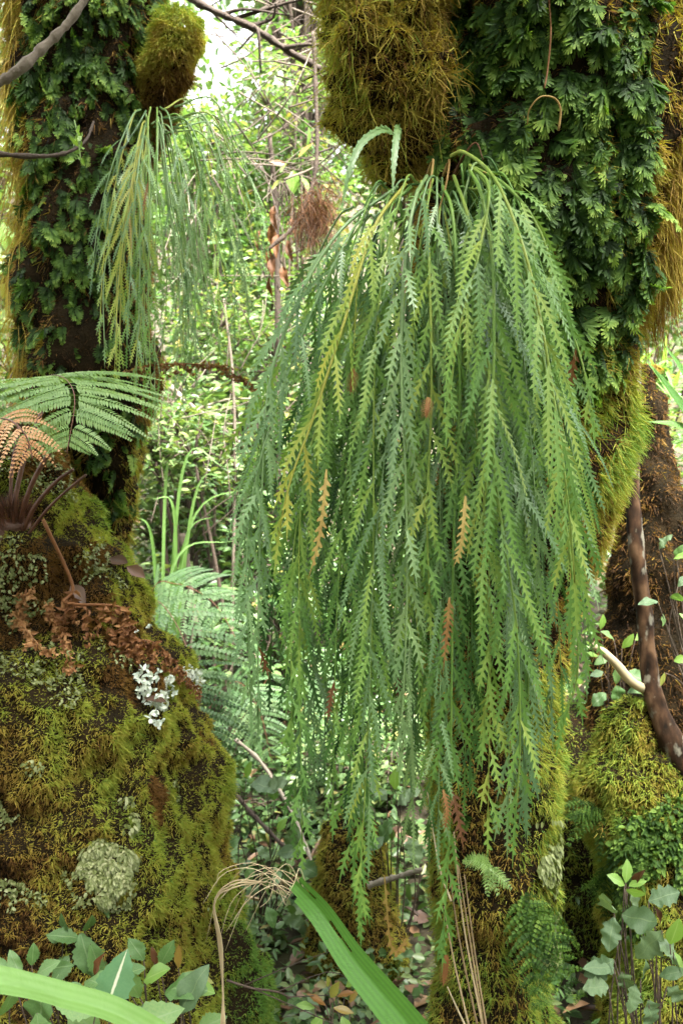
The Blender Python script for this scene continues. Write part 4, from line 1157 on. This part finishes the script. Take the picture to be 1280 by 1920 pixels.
plant('sapling', 'round leaved sapling between the trunk and the slender spotted tree', 'plant', G(1180, 1500, 2.15, .3), [
    (1150, 1200, 2.05, 34, -40, 'round'), (1165, 1215, 2.05, 34, 40, 'lime'), (1140, 1230, 2.05, 30, 250, 'round'), (1160, 1250, 2.05, 32, 200, 'round'), (1175, 1260, 2.05, 30, 110, 'round'), (1130, 1260, 2.05, 28, 270, 'greyr'), (1155, 1285, 2.05, 34, 170, 'round'), (1175, 1300, 2.06, 30, 90, 'round'), (1135, 1300, 2.05, 32, 240, 'round'), (1155, 1320, 2.05, 34, 190, 'greyr'), (1180, 1330, 2.06, 30, 130, 'round'), (1145, 1345, 2.05, 36, 180, 'greyr'), (1125, 1180, 2.06, 30, 10, 'lime'), (1190, 1200, 2.06, 32, 60, 'lime'), (1120, 1230, 2.05, 26, 290, 'lime')])
plant('vine', 'thin vine with pale heart shaped leaves at the right edge by the spotted trunk', 'vine', P(1300, 1300, 1.85), [
    (1235, 1030, 1.82, 34, 20, 'greyr'), (1262, 1048, 1.82, 30, 60, 'lime'), (1232, 1128, 1.8, 40, -80, 'greyr'), (1255, 1120, 1.8, 30, 80, 'round'), (1262, 1240, 1.8, 26, 70, 'lime'), (1245, 1262, 1.8, 26, 200, 'red'), (1270, 1100, 1.82, 34, 40, 'greyr'), (1240, 1150, 1.82, 24, 170, 'round'), (1268, 1050, 1.84, 30, 0, 'round'), (1272, 1150, 1.82, 26, 130, 'lime')])
plant('herb', 'pale rounded leaves growing at the foot of the ferns in the centre', 'plant', G(480, 1700, 2.3), [
    (450, 1475, 2.25, 46, -75, 'greyr'), (470, 1472, 2.25, 50, 85, 'greyr'), (462, 1460, 2.25, 34, 10, 'lime'), (500, 1475, 2.26, 40, 60, 'greyr'), (450, 1570, 2.2, 40, 250, 'round'), (480, 1590, 2.2, 36, 120, 'greyr'), (520, 1600, 2.2, 44, 80, 'greyr'), (505, 1640, 2.2, 40, 200, 'round'), (540, 1590, 2.25, 44, 20, 'greyr'), (470, 1620, 2.2, 36, 180, 'round'), (560, 1620, 2.2, 38, 100, 'round'), (500, 1700, 2.15, 40, 150, 'round'), (530, 1720, 2.15, 40, 100, 'greyr'), (520, 1560, 2.2, 30, 30, 'lime'), (515, 1500, 2.3, 36, -10, 'round'), (545, 1530, 2.3, 34, 60, 'greyr')])
plant('herb', 'pale leaves crowding left of the mossy lower trunk', 'plant', G(745, 1700, 2.2), [
    (725, 1500, 2.1, 46, -40, 'greyr'), (745, 1510, 2.1, 50, 40, 'greyr'), (760, 1530, 2.1, 50, 160, 'grey'), (735, 1540, 2.1, 44, 220, 'round'), (720, 1570, 2.1, 40, 250, 'greyr'), (765, 1570, 2.1, 50, 150, 'greyr'), (770, 1500, 2.12, 36, 10, 'lime'), (740, 1480, 2.12, 40, 0, 'lime'), (700, 1520, 2.12, 36, 280, 'round'), (755, 1470, 2.15, 30, 50, 'lime')])

# yellow and orange sprigs further back
plant('sprig', 'yellow blotched leaf sprig hanging in the gap between the two trees', 'plant', P(600, 300, 2.8), [
    (545, 300, 2.7, 40, 220, 'lime'), (550, 320, 2.7, 44, 180, 'lime'), (560, 295, 2.7, 40, 40, 'red'), (540, 310, 2.7, 36, 280, 'red'), (565, 330, 2.7, 36, 150, 'lime'), (580, 300, 2.72, 34, 80, 'lime'), (530, 335, 2.7, 30, 230, 'red'), (575, 275, 2.72, 34, 20, 'lime')])
plant('dead_sprig', 'cluster of hanging brown dead leaves between the two trees', 'plant', P(530, 340, 2.75), [
    (515, 385, 2.7, 50, 185, 'dead'), (508, 420, 2.7, 48, 175, 'dead'), (522, 440, 2.7, 50, 190, 'dead'), (500, 460, 2.7, 46, 170, 'dead'), (540, 450, 2.7, 44, 175, 'dead'), (512, 480, 2.7, 46, 185, 'dead'), (530, 500, 2.7, 44, 170, 'dead'), (490, 430, 2.7, 40, 200, 'dead'), (545, 410, 2.72, 40, 160, 'dead'), (505, 520, 2.7, 36, 180, 'dead')])
plant('sprig', 'orange yellow leaves showing at the far left edge behind the trunk', 'plant', P(-40, 500, 2.8), [
    (5, 110, 2.7, 60, 200, 'red'), (15, 140, 2.7, 50, 170, 'red'), (0, 180, 2.7, 50, 150, 'red'), (10, 380, 2.7, 50, 20, 'lime'), (5, 420, 2.7, 60, 160, 'lime'), (15, 440, 2.7, 40, 100, 'lime'), (5, 560, 2.7, 60, 20, 'red'), (0, 600, 2.7, 60, 40, 'lime'), (10, 500, 2.7, 50, 30, 'red')])

# ------------------------------------------------------------------ strap leaves and grasses
def strap(S, ctrl, hw, up, n=40, ncol=9, tint=.5, keel=.35, holes=None, taper=True, u0=-1, u1=1, end=(1, 1)):
    path = catmull(ctrl, n)
    tg = nrmz(np.gradient(path, axis=0))
    s = nrmz(np.cross(tg, np.asarray(up, float))); nr = np.cross(s, tg)
    t = np.linspace(0, 1, n)
    h = hw * (np.interp(t, [0, .55, 1], [1, .9, 0.03]) if taper else np.interp(t, [0, 1], end))
    c = np.linspace(u0, u1, ncol)
    v = path[:, None] + s[:, None] * (h[:, None] * c)[..., None] + nr[:, None] * (h[:, None] * keel * np.abs(c))[..., None]
    q = [[i * ncol + j, i * ncol + j + 1, (i + 1) * ncol + j + 1, (i + 1) * ncol + j] for i in range(n - 1) for j in range(ncol - 1) if not (holes and holes(i / n, (c[j] + c[j + 1]) / 2))]
    S.add(v.reshape(-1, 3), quads=q, tint=tint, u=np.tile(c, n), w=np.repeat(t, ncol))
S = Soup(); strap(S, C((-150, 1820, .78), (0, 1842, .80), (110, 1868, .83), (230, 1905, .86), (360, 1985, .9), (420, 2040, .92)), .0128, (0, -.55, .85), taper=False, tint=.5)
o = obj('strap_leaf', S, M_strap2); tag(o, 'pale green strap leaf slanting across the bottom left corner', 'leaf')
t = thing('strap_leaf', 'torn ribbed green strap leaf with frayed fibres rising at bottom centre', 'leaf', P(800, 1990, 1.0))
def hol(a, u): return (.52 < a < .60 and .18 < u < .30) or (.60 <= a < .68 and .06 < u < .30) or (.25 < a < .52 and -.06 < u < .06) or (.70 < a and -.06 < u < .06) or (.82 < a and .4 < u < .52) or (a > .9 and u < -.6)
S = Soup(); strap(S, C((820, 1990, .95), (740, 1890, 1.0), (665, 1800, 1.04), (604, 1712, 1.075), (552, 1655, 1.08)), .0212, (-.5, -.7, .45), n=80, ncol=17, taper=False, holes=hol, tint=.45, keel=.45, end=(1.05, .62))
obj('blade', S, M_strap, t)
S = Soup()
for k in range(17):
    b = P(rng.uniform(530, 575), rng.uniform(1650, 1700), 1.1)
    e = P(b[0] / (K * 1.1) + 640 - rng.uniform(20, 130), rng.uniform(1630, 1690), 1.1 + rng.normal(0, .03))
    f = e + np.array([-rng.uniform(0, .03), 0, -rng.uniform(.01, .07)])
    tube(S, catmull([b, (b + e) / 2 + [0, 0, .018], e, f], 12), np.linspace(.0006, .0003, 12), 3, tint=rng.uniform(.4, 1))
for k in range(3):
    tube(S, catmull(C((500 - 10 * k, 1655, 1.1), (440, 1652 + 6 * k, 1.1), (402, 1690, 1.12), (410 + 3 * k, 1770, 1.14), (418, 1860, 1.16), (414 + 4 * k, 1930, 1.16)), 22), np.linspace(.0009, .0014, 22), 4, tint=.6 + .1 * k)
obj('fibre', S, M_straw, t, kind='stuff')
t = thing('dry_grass', 'dry straw coloured grass stems leaning against the lower trunk', 'grass', P(900, 1990, 1.3))
for k, (a_, b_, c_) in enumerate((((850, 1560), (868, 1730), (905, 1930)), ((842, 1640), (862, 1770), (896, 1930)), ((858, 1620), (880, 1760), (908, 1940)), ((832, 1700), (850, 1800), (880, 1930)), ((838, 1850), (856, 1890), (875, 1930)), ((800, 1480), (822, 1620), (845, 1690)), ((870, 1640), (890, 1790), (912, 1930)))):
    S = Soup(); tube(S, catmull(C((*a_, 1.33), (*b_, 1.32), (*c_, 1.3)), 18), np.linspace(.0010, .0018, 18), 4, tint=rng.uniform(.2, .9))
    obj('stem', S, M_straw, t)

def tuft(name, label, cat, root, tips, hw, mat, tint=.5):
    t = thing(name, label, cat, root)
    for (mx_, my_, mY), (ex, ey, eY) in tips:
        S = Soup(); strap(S, [root, P(mx_, my_, mY), P(ex, ey, eY)], hw, (0, -.7, .7), n=18, ncol=3, tint=float(np.clip(tint + rng.normal(0, .2), 0, 1)), keel=.4)
        obj('blade', S, mat, t)
tuft('sedge', 'arching sedge with long green blades behind the left fern and stump', 'sedge', G(300, 1350, 3.0), [((340, 900, 2.9), (425, 875, 2.8)), ((360, 960, 2.9), (430, 890, 2.8)), ((310, 930, 3.0), (330, 870, 2.9)), ((330, 1000, 2.9), (280, 930, 2.8)), ((340, 1050, 2.9), (410, 960, 2.8)), ((320, 1080, 2.9), (450, 1010, 2.85)), ((290, 1050, 2.95), (250, 960, 2.9)), ((350, 1010, 3.0), (480, 905, 2.9))], .006, M_strap2, .5)
rt = [((1215 + rng.uniform(-40, 50), rng.uniform(680, 740), 2.5), (rng.uniform(1150, 1310), rng.uniform(620, 820), 2.3)) for k in range(26)]
tuft('sedge', 'tuft of bright green sedge perched on the broken trunk at the right edge', 'sedge', P(1235, 770, 2.5), rt, .008, M_strap2, .4)
# stout green blades at the right edge
tuft('sedge', 'broad green blades slanting in at the right edge above the spotted tree', 'sedge', P(1320, 830, 1.9), [((1260, 740, 1.9), (1205, 670, 1.9)), ((1275, 760, 1.9), (1225, 690, 1.9)), ((1290, 720, 1.92), (1240, 640, 1.92)), ((1270, 800, 1.9), (1210, 790, 1.9))], .012, M_strap, .5)

# ------------------------------------------------------------------ small lacy ferns on the lower trunk
def on_T(T, px_, py_, off=.01):
    best = None
    for th in np.linspace(-1.3, 1.3, 80):
        Yg = 1.5
        for it in range(4):
            z_ = CAMZ + (960 - py_) * K * Yg
            p_ = T.raw(np.array([z_]), np.array([th]))[0]; Yg = p_[1]
        e = abs(pix(p_)[0] - px_)
        if best is None or e < best[0]: best = (e, p_, th, z_)
    p_, n_ = T.surf(np.array([best[3]]), np.array([best[2]]))
    return p_[0] + n_[0] * off, n_[0]
def lacy(label, px_, py_, n, size, mat, spread, T=T_right, lm_=0):
    p_, n_ = on_T(T, px_, py_)
    t = thing('lacy_fern', label, 'fern', p_)
    for k in range(n):
        a = rng.normal(0, spread)
        d = nrmz(np.array([math.sin(a), -.25, -math.cos(a)]) + n_ * .35)
        S = Soup()
        c = p_ + rng.normal(0, .006, 3)
        L = size * rng.uniform(.7, 1.1)
        m = 9
        for i in range(m):
            f = (i + .5) / m
            b = c + d * L * f + DOWN * L * .2 * f * f
            for sg in (-1, 1):
                sd = nrmz(np.cross(d, n_)) * sg
                feather(S, b, d * .55 + sd, n_ + rng.normal(0, .2, 3), L * .30 * math.sin(math.pi * (.25 + .7 * f)) * rng.uniform(.7, 1.2), L * .06, float(np.clip(.5 + rng.normal(0, .15), 0, 1)), 6, .15)
        strands(S, c[None], d[None], L, .0016, .2, .2, 4)
        obj('frond', S, mat, t)
lacy('small bright lime lacy fern on the lower trunk', 910, 1620, 6, .055, M_lime, .9)
lacy('dark green drooping lacy fern hanging low on the trunk', 972, 1690, 5, .135, M_film, .30)
lacy('second dark lacy fern tufting out at the right rim of the lower trunk', 1018, 1690, 5, .09, M_film, .35)
lacy('dark lacy fern on top of the mossy mound', 1130, 1520, 9, .085, M_film, 1.0, T=T_mound)
lacy('feathery lacy fern on the face of the mossy mound', 1120, 1620, 8, .075, M_film, .9, T=T_mound)
lacy('lacy fern low on the mossy mound behind the lime rosette', 1225, 1580, 8, .08, M_film, .9, T=T_mound)
# pale liverwort scales down the right rim of the lower trunk
S = Soup()
z, th, p, nn = T_right.sample(60000, .3, 1.3)
px, py = pix(p)
keep = (py > 1530) & (py < 1800) & (px > 1000) & (fbm(p, 16, 91) > .45)
p, nn = p[keep][:900], nn[keep][:900]; m = len(p)
hexleaves(S, p + nn * .012, nrmz(DOWN + nn * .5 + randdir(m) * .3), nrmz(nn + randdir(m) * .3), rng.uniform(.008, .014, m), .006, rng.uniform(0, .6, m))
obj('liverwort', S, M_pale, right_tree, kind='stuff')
# leafy liverwort over the face of the mound
S = Soup()
z, th, p, nn = T_mound.sample(26000, -1.4, 1.2); m = len(p)
keep = fbm(p, 9, 95) > .56
p, nn = p[keep], nn[keep]; m = len(p)
hexleaves(S, p + nn * .012, nrmz(DOWN * .7 + nn * .6 + randdir(m) * .6), nrmz(nn + [0, 0, .4] + randdir(m) * .4), rng.uniform(.008, .020, m), rng.uniform(.005, .010, m), rng.uniform(.25, .85, m))
obj('liverwort', S, M_film, mound, kind='stuff')

# ------------------------------------------------------------------ branches, twigs and vines in the gap
def branch(name, label, ctrl, r0, r1, tint=.5, n=40, side=0, cat='branch'):
    S = Soup()
    path = catmull(ctrl, n)
    tube(S, path, np.linspace(r0, r1, n) * (1 + .12 * np.sin(np.arange(n) * 1.1) + .10 * rng.normal(size=n)), 8, tint=tint, lump=.7, seed=int(r0 * 1e5))
    for k in range(side):
        i = rng.integers(4, n - 2)
        d = nrmz(randdir(1)[0] + nrmz(path[i] - path[i - 1]))
        L = rng.uniform(.1, .4)
        tube(S, catmull([path[i], path[i] + d * L * .5 + rng.normal(0, .02, 3), path[i] + d * L + DOWN * L * .2], 8), np.linspace(r1 * .8, r1 * .3, 8), 4, tint=tint)
    o = obj(name, S, M_bark)
    c = Vector(path[0]); o.data.transform(Matrix.Translation(-c)); o.location = c
    tag(o, label, cat)
    return o
branch('branch', 'knobbly grey branch crossing the top left corner in front of the trunk', C((-30, 170, 1.55), (35, 132, 1.56), (80, 90, 1.58), (130, 40, 1.6), (185, -40, 1.62)), .0095, .0075, .75)
branch('twig', 'thin dark twig curving in from the left edge across the ferny trunk', C((-20, 287, 1.7), (60, 293, 1.72), (120, 288, 1.76), (160, 265, 1.8), (176, 228, 1.85)), .0055, .0022, .35, cat='twig')
o = None
S = Soup()
for k in range(22):
    b = P(146 + rng.normal(0, 5), rng.uniform(232, 300), 1.74); d = randdir(1)
    hexleaves(S, b[None], d, randdir(1), rng.uniform(.012, .024), .008, rng.uniform(.4, .9))
tube(S, catmull(C((140, 225, 1.74), (147, 260, 1.74), (152, 302, 1.74)), 8), .0012, 4, tint=.5)
o = obj('hanging_sprig', S, M_lime); c = Vector(P(146, 265, 1.74)); o.data.transform(Matrix.Translation(-c)); o.location = c
tag(o, 'tiny pale leafed sprig dangling from the thin dark twig at left', 'sprig')
branch('branch', 'slanting dark branch at the top between the two trees', C((330, -20, 2.6), (400, 20, 2.6), (470, 50, 2.6), (540, 95, 2.62), (600, 130, 2.65)), .011, .010, .25, side=7)
branch('vine', 'long brown hanging vine bending left beside the big fern', C((588, 60, 2.5), (592, 180, 2.5), (594, 280, 2.5), (585, 350, 2.5), (555, 420, 2.48), (500, 470, 2.46)), .0065, .0055, .4, cat='vine')
branch('branch', 'pale forked dead branch low among the shrubs behind the left fern', C((320, 725, 3.4), (345, 750, 3.4), (385, 780, 3.4), (450, 830, 3.4), (500, 880, 3.5)), .012, .008, 1.0, side=5)
branch('branch', 'leaning grey stick above the pale ferns', C((340, 1000, 3.2), (355, 1080, 3.2), (362, 1150, 3.2), (380, 1200, 3.2)), .014, .010, .7, side=4)
branch('stick', 'long dark stick lying down the gully in the centre', C((405, 1450, 2.5), (450, 1500, 2.5), (510, 1565, 2.4), (580, 1630, 2.3)), .0075, .005, .3, cat='stick')
branch('stick', 'pale thin root running down the gully right of the dark stick', C((440, 1385, 2.6), (490, 1430, 2.6), (540, 1510, 2.5), (575, 1590, 2.4), (600, 1680, 2.3)), .006, .004, 1.0, cat='stick')
branch('stick', 'short pale stick beside the mossy rock and lower trunk', C((690, 1660, 1.9), (740, 1645, 1.88), (790, 1630, 1.86)), .007, .005, .95, cat='stick')
branch('twig', 'brown twig lying over the mossy foot of the stump', C((425, 1838, 1.38), (470, 1852, 1.37), (520, 1860, 1.37), (545, 1872, 1.38)), .0018, .0012, .3, cat='twig', side=4)
S = Soup()
tube(S, catmull(C((1028, -10, 1.23), (1032, 60, 1.22), (1026, 130, 1.22), (1020, 165, 1.21)), 14), .0014, 4, tint=.6)
hp = catmull(C((988, 232, 1.2), (992, 205, 1.19), (1012, 182, 1.185), (1038, 184, 1.19), (1050, 205, 1.195), (1046, 245, 1.2)), 22)
tube(S, hp, np.linspace(.0008, .0017, 22), 5, tint=.95)
o = obj('dry_tendril', S, M_dead); c = Vector(hp[0]); o.data.transform(Matrix.Translation(-c)); o.location = c
tag(o, 'curled straw coloured tendril dangling over the dark filmy ferns', 'tendril')
# dry fern tassel reaching over the shrubs
path = catmull(C((215, 705, 1.85), (270, 688, 1.82), (340, 682, 1.8), (410, 690, 1.8), (475, 722, 1.8)), 36)
t = thing('dry_frond', 'thin reddish dry frond reaching right across the gap under the left fern', 'frond', path[0])
S = Soup(); tube(S, path, np.linspace(.0020, .0009, 36), 5, tint=.45); st = obj('stalk', S, M_dead, t)
for i in range(2, 35, 2):
    S = Soup(); curled(S, path[i], .035, .010, .6, d=nrmz(np.array([.7, rng.normal(0, .3), rng.uniform(-.9, .1)]))); obj('pinna', S, M_dead, t)
# tangle of bare arching twigs
t = thing('bare_shrub', 'tangle of bare arching brown twigs against the sky between the two trees', 'shrub', G(520, 1000, 3.6))
S = Soup(); tube(S, catmull([G(520, 1000, 3.6), P(520, 500, 3.6), P(505, 250, 3.5)], 20), np.linspace(.016, .009, 20), 7, tint=.3); obj('stem', S, M_bark, t)
for k in range(84):
    x0, y0 = rng.uniform(370, 600), rng.uniform(-30, 350); Yk = rng.uniform(2.5, 3.8); a = rng.uniform(-.7, .5); L = rng.uniform(60, 190); cv = rng.normal(0, 75)
    c_ = C((x0, y0, Yk), (x0 + L * .5 * math.cos(a), y0 + L * .5 * math.sin(a) + cv * .6, Yk + rng.normal(0, .08)), (x0 + L * math.cos(a), y0 + L * math.sin(a) + cv * 1.6, Yk + rng.normal(0, .15)))
    S = Soup(); r0 = rng.uniform(.0014, .0042); tube(S, catmull(c_, 14), np.linspace(r0, r0 * .5, 14), 5, tint=rng.uniform(.1, .8)); obj('twig', S, M_bark, t)
t = thing('twig_thicket', 'thicket of thin grey twigs threading the shrubs behind the slender hanging fern', 'shrub', G(430, 1000, 3.3))
S = Soup(); tube(S, catmull([G(430, 1000, 3.3), P(440, 800, 3.3), P(420, 560, 3.3)], 16), np.linspace(.008, .004, 16), 6, tint=.7); obj('stem', S, M_bark, t)
for k in range(64):
    x0, y0 = rng.uniform(280, 600), rng.uniform(330, 1150); Yk = rng.uniform(2.6, 3.4); a = rng.normal(-1.2, .6); L = rng.uniform(50, 150); cv = rng.normal(0, 50)
    c_ = C((x0, y0, Yk), (x0 + L * .5 * math.cos(a) + cv * .4, y0 + L * .5 * math.sin(a), Yk), (x0 + L * math.cos(a) + cv, y0 + L * math.sin(a), Yk + .05))
    S = Soup(); tube(S, catmull(c_, 12), np.linspace(.0024, .0010, 12), 4, tint=rng.uniform(.4, 1)); obj('twig', S, M_bark, t)
# brown fibrous nest-like clump of roots
S = Soup(); N = 1300; q = rng.normal(0, 1, (N, 3)) * [.026, .03, .038] + P(592, 395, 2.3)
q[:, 0] += .25 * (q[:, 2] - P(592, 395, 2.3)[2])
strands(S, q, nrmz(randdir(N) + DOWN * .6), rng.uniform(.02, .07, N), .0016, .9, rng.uniform(.05, .6, N), 3, .4)
o = obj('root_tangle', S, M_dead); c = Vector(P(592, 395, 2.3)); o.data.transform(Matrix.Translation(-c)); o.location = c
tag(o, 'reddish brown clump of dead fibres beside the hanging vine', 'root clump')

# ------------------------------------------------------------------ shrubs and trees behind
def shrub(name, label, cat, px_, py_, Y_, rx, rz, nleaf, leaf, tint, dep=None, group=None, per=11, stems=7, wid=.5, tilt=.65):
    ctr = P(px_, py_, Y_)
    rt = np.array([ctr[0] + rng.normal(0, .1), Y_ + .1, float(gz(ctr[0], Y_ + .1))])
    t = thing(name, label, cat, rt, group)
    rad = np.array([rx, dep or rx, rz])
    S = Soup()
    kk = max(6, nleaf // per)
    tips = ctr + randdir(kk) * (rng.random(kk) ** .4)[:, None] * rad
    hubs = ctr + randdir(stems) * rad * .45 + DOWN * rz * .15
    for h_ in hubs:
        tube(S, catmull([rt, (rt + h_) / 2 + rng.normal(0, .05, 3), h_], 8), np.linspace(.010, .005, 8), 5, tint=.4)
    for i, tp_ in enumerate(tips):
        if i < 90:
            h_ = hubs[np.argmin(((hubs - tp_) ** 2).sum(1))]
            tube(S, [h_, (h_ + tp_) / 2 + [0, 0, .03], tp_], [.004, .003, .0015], 4, tint=.5)
    obj('stem', S, M_bark, t)
    S = Soup()
    f = np.tile(np.linspace(-1, 1, per), kk)
    dirs = np.repeat(nrmz(randdir(kk) * [1, 1, .5] + nrmz(tips - ctr) * .5), per, 0)
    b = np.repeat(tips, per, 0) + dirs * (f * leaf * 2.0)[:, None] + rng.normal(0, leaf * .35, (kk * per, 3))
    m = len(b)
    sidev = nrmz(np.cross(dirs, [0, 0, 1.]) * np.tile([1, -1], m)[:m, None] + dirs * .5 + randdir(m) * .45)
    nn = nrmz(np.array([0, -.15, 1.]) + randdir(m) * tilt)
    tt = np.clip(np.repeat(rng.normal(tint - .05, .17, kk), per) + rng.normal(0, .09, m), 0, .93)
    tt = np.where(rng.random(m) < .025, 1.0, tt)
    Ls = leaf * rng.uniform(.7, 1.25, m)
    hexleaves(S, b, sidev, nn, Ls, Ls * wid, tt, curl=.2)
    obj('foliage', S, M_bgleaf, t, kind='stuff')
    return t
sh = [
    ('glossy round leaved shrub just right of the left trunk foot', 400, 880, 4.0, .55, .40, 2600, .050, .72, .5),
    ('yellow green shrub glowing beneath the slender hanging fern', 380, 800, 3.6, .35, .25, 1200, .050, .82, .45),
    ('pale leafy shrub low in the gap above the pale ferns', 420, 1080, 3.6, .45, .30, 1700, .045, .68, .5),
    ('pale small leaved shrub behind the middle of the slender fern', 420, 560, 4.6, .65, .45, 2600, .052, .66, .5),
    ('light green shrub filling the gap left of the big fern', 520, 720, 4.8, .65, .5, 2600, .052, .72, .5),
    ('bright shrub seen through the left fronds of the big fern', 600, 950, 4.0, .6, .45, 2400, .050, .62, .5),
    ('dim shrub behind the centre of the big fern', 740, 1150, 3.6, .6, .45, 2200, .050, .48, .5),
    ('bright green shrub behind the lower fronds of the big fern', 660, 1400, 3.2, .5, .25, 1500, .045, .56, .5),
    ('leafy shrub among the pale ferns in the centre', 540, 1190, 3.3, .45, .30, 1500, .042, .60, .5),
    ('tall pale shrub below the bare twigs', 500, 400, 5.2, .65, .5, 2300, .058, .72, .5),
    ('narrow leaved bush behind the broken limb of the left tree', 360, 380, 5.0, .5, .5, 1700, .07, .68, .28),
    ('pale bush seen between the trunk and the broken trunk', 1200, 560, 4.2, .6, .5, 1900, .055, .66, .4),
    ('silvery leaved bush at the right edge beyond the sedge', 1290, 900, 3.6, .4, .5, 1500, .06, .70, .3),
    ('yellowish bush beyond the left edge of the left trunk', -10, 500, 3.8, .5, .7, 1700, .06, .80, .45),
    ('dark bush low behind the left edge of the left trunk', -20, 700, 3.0, .25, .25, 700, .045, .42, .45),
    ('leafy bush at the right edge behind the mossy mound', 1290, 1230, 2.9, .3, .35, 900, .045, .5, .5),
    ('low bright bush filling the gully behind the torn strap leaf', 590, 1500, 2.9, .32, .16, 1500, .032, .70, .5),
    ('pale mixed bush above the mossy rock', 690, 1440, 2.8, .26, .16, 1100, .032, .74, .5),
    ('fine leaved pale bush right of the slender fern tips', 470, 640, 3.9, .4, .3, 2000, .036, .80, .45),
    ('small leaved pale bush under the dry reddish frond', 350, 860, 3.2, .26, .2, 1300, .032, .82, .5),
    ('feathery pale bush at the top right of the sky gap', 540, 180, 4.6, .32, .42, 1500, .045, .74, .4),
    ('light bush at the top left of the sky gap behind the limb', 385, 300, 4.4, .22, .28, 800, .045, .78, .4),
    ('brown and pink leaved shrub on the shaded bank beside the left trunk foot', 310, 970, 3.9, .28, .20, 900, .040, .98, .6),
]
for lab, px_, py_, Y_, rx, rz, nl, lf, tn, wd in sh:
    shrub('shrub', lab, 'shrub', px_, py_, Y_, rx, rz, nl, lf, tn, wid=wd)

def tree(label, px0, ctr, rad, n, leaf, tint, r0=.09, narrow=.45, lean=0, grp=None):
    c = P(*ctr)
    bx_ = (px0 - 640) * K * ctr[2]
    rt = np.array([bx_, ctr[2], float(gz(bx_, ctr[2]))])
    t = thing('background_tree', label, 'tree', rt, grp)
    S = Soup(); top = c + [0, 0, rad[2] * .4]
    tube(S, catmull([rt, (rt + top) / 2 + [lean, 0, 0], top], 24), np.linspace(r0, r0 * .4, 24) * .6, 10, tint=.8, lump=.3)
    kk = n // 12
    tips = c + randdir(kk) * (rng.random(kk) ** .4)[:, None] * rad
    for tp_ in tips[:80]:
        f = rng.uniform(.45, .95); q_ = rt * (1 - f) + top * f
        tube(S, [q_, (q_ + tp_) / 2 + [0, 0, .08], tp_], [r0 * .25, r0 * .15, r0 * .06], 4, tint=.5)
    obj('trunk', S, M_bark, t)
    S = Soup()
    b = np.repeat(tips, 12, 0) + rng.normal(0, leaf * 1.5, (kk * 12, 3)); m = len(b)
    hexleaves(S, b, nrmz(randdir(m) + DOWN * .4), nrmz(randdir(m) * .8 + [0, 0, 1]), leaf * rng.uniform(.7, 1.2, m), leaf * narrow, np.clip(np.repeat(rng.normal(tint, .13, kk), 12) + rng.normal(0, .06, m), 0, 1))
    obj('crown', S, M_bgleaf, t, kind='stuff')
tree('pale tree beyond the sky gap on its right side', 580, (572, 110, 8.0), (.52, .6, 1.1), 3400, .09, .70)
tree('airy tree beyond the sky gap close to the broken limb', 300, (285, 120, 7.0), (.42, .6, 1.2), 2000, .09, .66)
tree('large far tree rising behind the big mossy trunk', 760, (760, 200, 8.5), (1.1, .9, 1.4), 4200, .10, .55, r0=.14)
tree('leafy tree beyond the right edge of the big mossy trunk', 1330, (1340, 400, 6.0), (.6, .7, 1.3), 3600, .085, .60)
tree('tree half seen beyond the left edge of the left trunk', -60, (-40, 250, 5.5), (.5, .7, 1.3), 3000, .085, .72)
tree('bushy tree on the slope under the sky gap', 440, (430, 330, 9.0), (.75, .7, .75), 3200, .10, .66)
tree('small tree with arching crown above the bare twigs', 575, (570, -60, 6.0), (.5, .6, .35), 1300, .09, .72)
# far hanging fern on a background tree
ff = thing('hanging_fern', 'faraway pale hanging fern beside the sky gap', 'fern', P(525, 120, 5.0))
for k in range(26):
    x_ = 500 + rng.uniform(0, 50); S = Soup()
    lobed(S, catmull([P(525, 120, 5.0), P((525 + x_) / 2, 118, 4.95), P(x_, 150, 4.9), P(x_ + rng.normal(0, 5), 180 + rng.uniform(0, 30), 4.9)], 16), np.array([0, -1, .2]), .006, .022, .7)
    obj('frond', S, M_fern_b, ff)

# undergrowth carpeting the slope
S = Soup()
N = 34000
y = 2.3 + rng.random(N) ** 1.5 * 16; x = rng.uniform(-.55, .55, N) * y * 1.15
h = rng.random(N) ** 1.5 * (.10 + .035 * y)
c = np.stack([x, y, gz(x, y) + h], -1)
keep = fbm(c, 2.2, 99) > .40
c = c[keep]; m = len(c)
hexleaves(S, c, nrmz(randdir(m) * [1, 1, .5]), nrmz(np.array([0, -.1, 1.]) + randdir(m) * .6), (.035 + .006 * c[:, 1]) * rng.uniform(.6, 1.2, m), (.020 + .003 * c[:, 1]) * rng.uniform(.6, 1.2, m), np.clip(.55 + .5 * (fbm(c, 1.5, 3) - .5) + rng.normal(0, .12, m), 0, .95))
obj('undergrowth', S, M_bgleaf, kind='stuff')
# low mossy and leafy ground plants around the tree feet
S = Soup()
N = 26000
y = rng.uniform(1.25, 3.4, N); x = rng.uniform(-.5, .5, N) * y * 1.1
c = np.stack([x, y, gz(x, y) + rng.random(N) ** 1.5 * (.10 + .14 * np.clip(y - 1.7, 0, 1))], -1)
keep = (fbm(c, 5, 101) > .45); c = c[keep]; m = len(c)
hexleaves(S, c, nrmz(randdir(m) * [1, 1, .6]), nrmz(np.array([0, -.3, 1.]) + randdir(m) * .6), rng.uniform(.014, .040, m), rng.uniform(.008, .022, m), rng.uniform(.35, .99, m))
obj('ground_cover', S, M_bgleaf, kind='stuff')
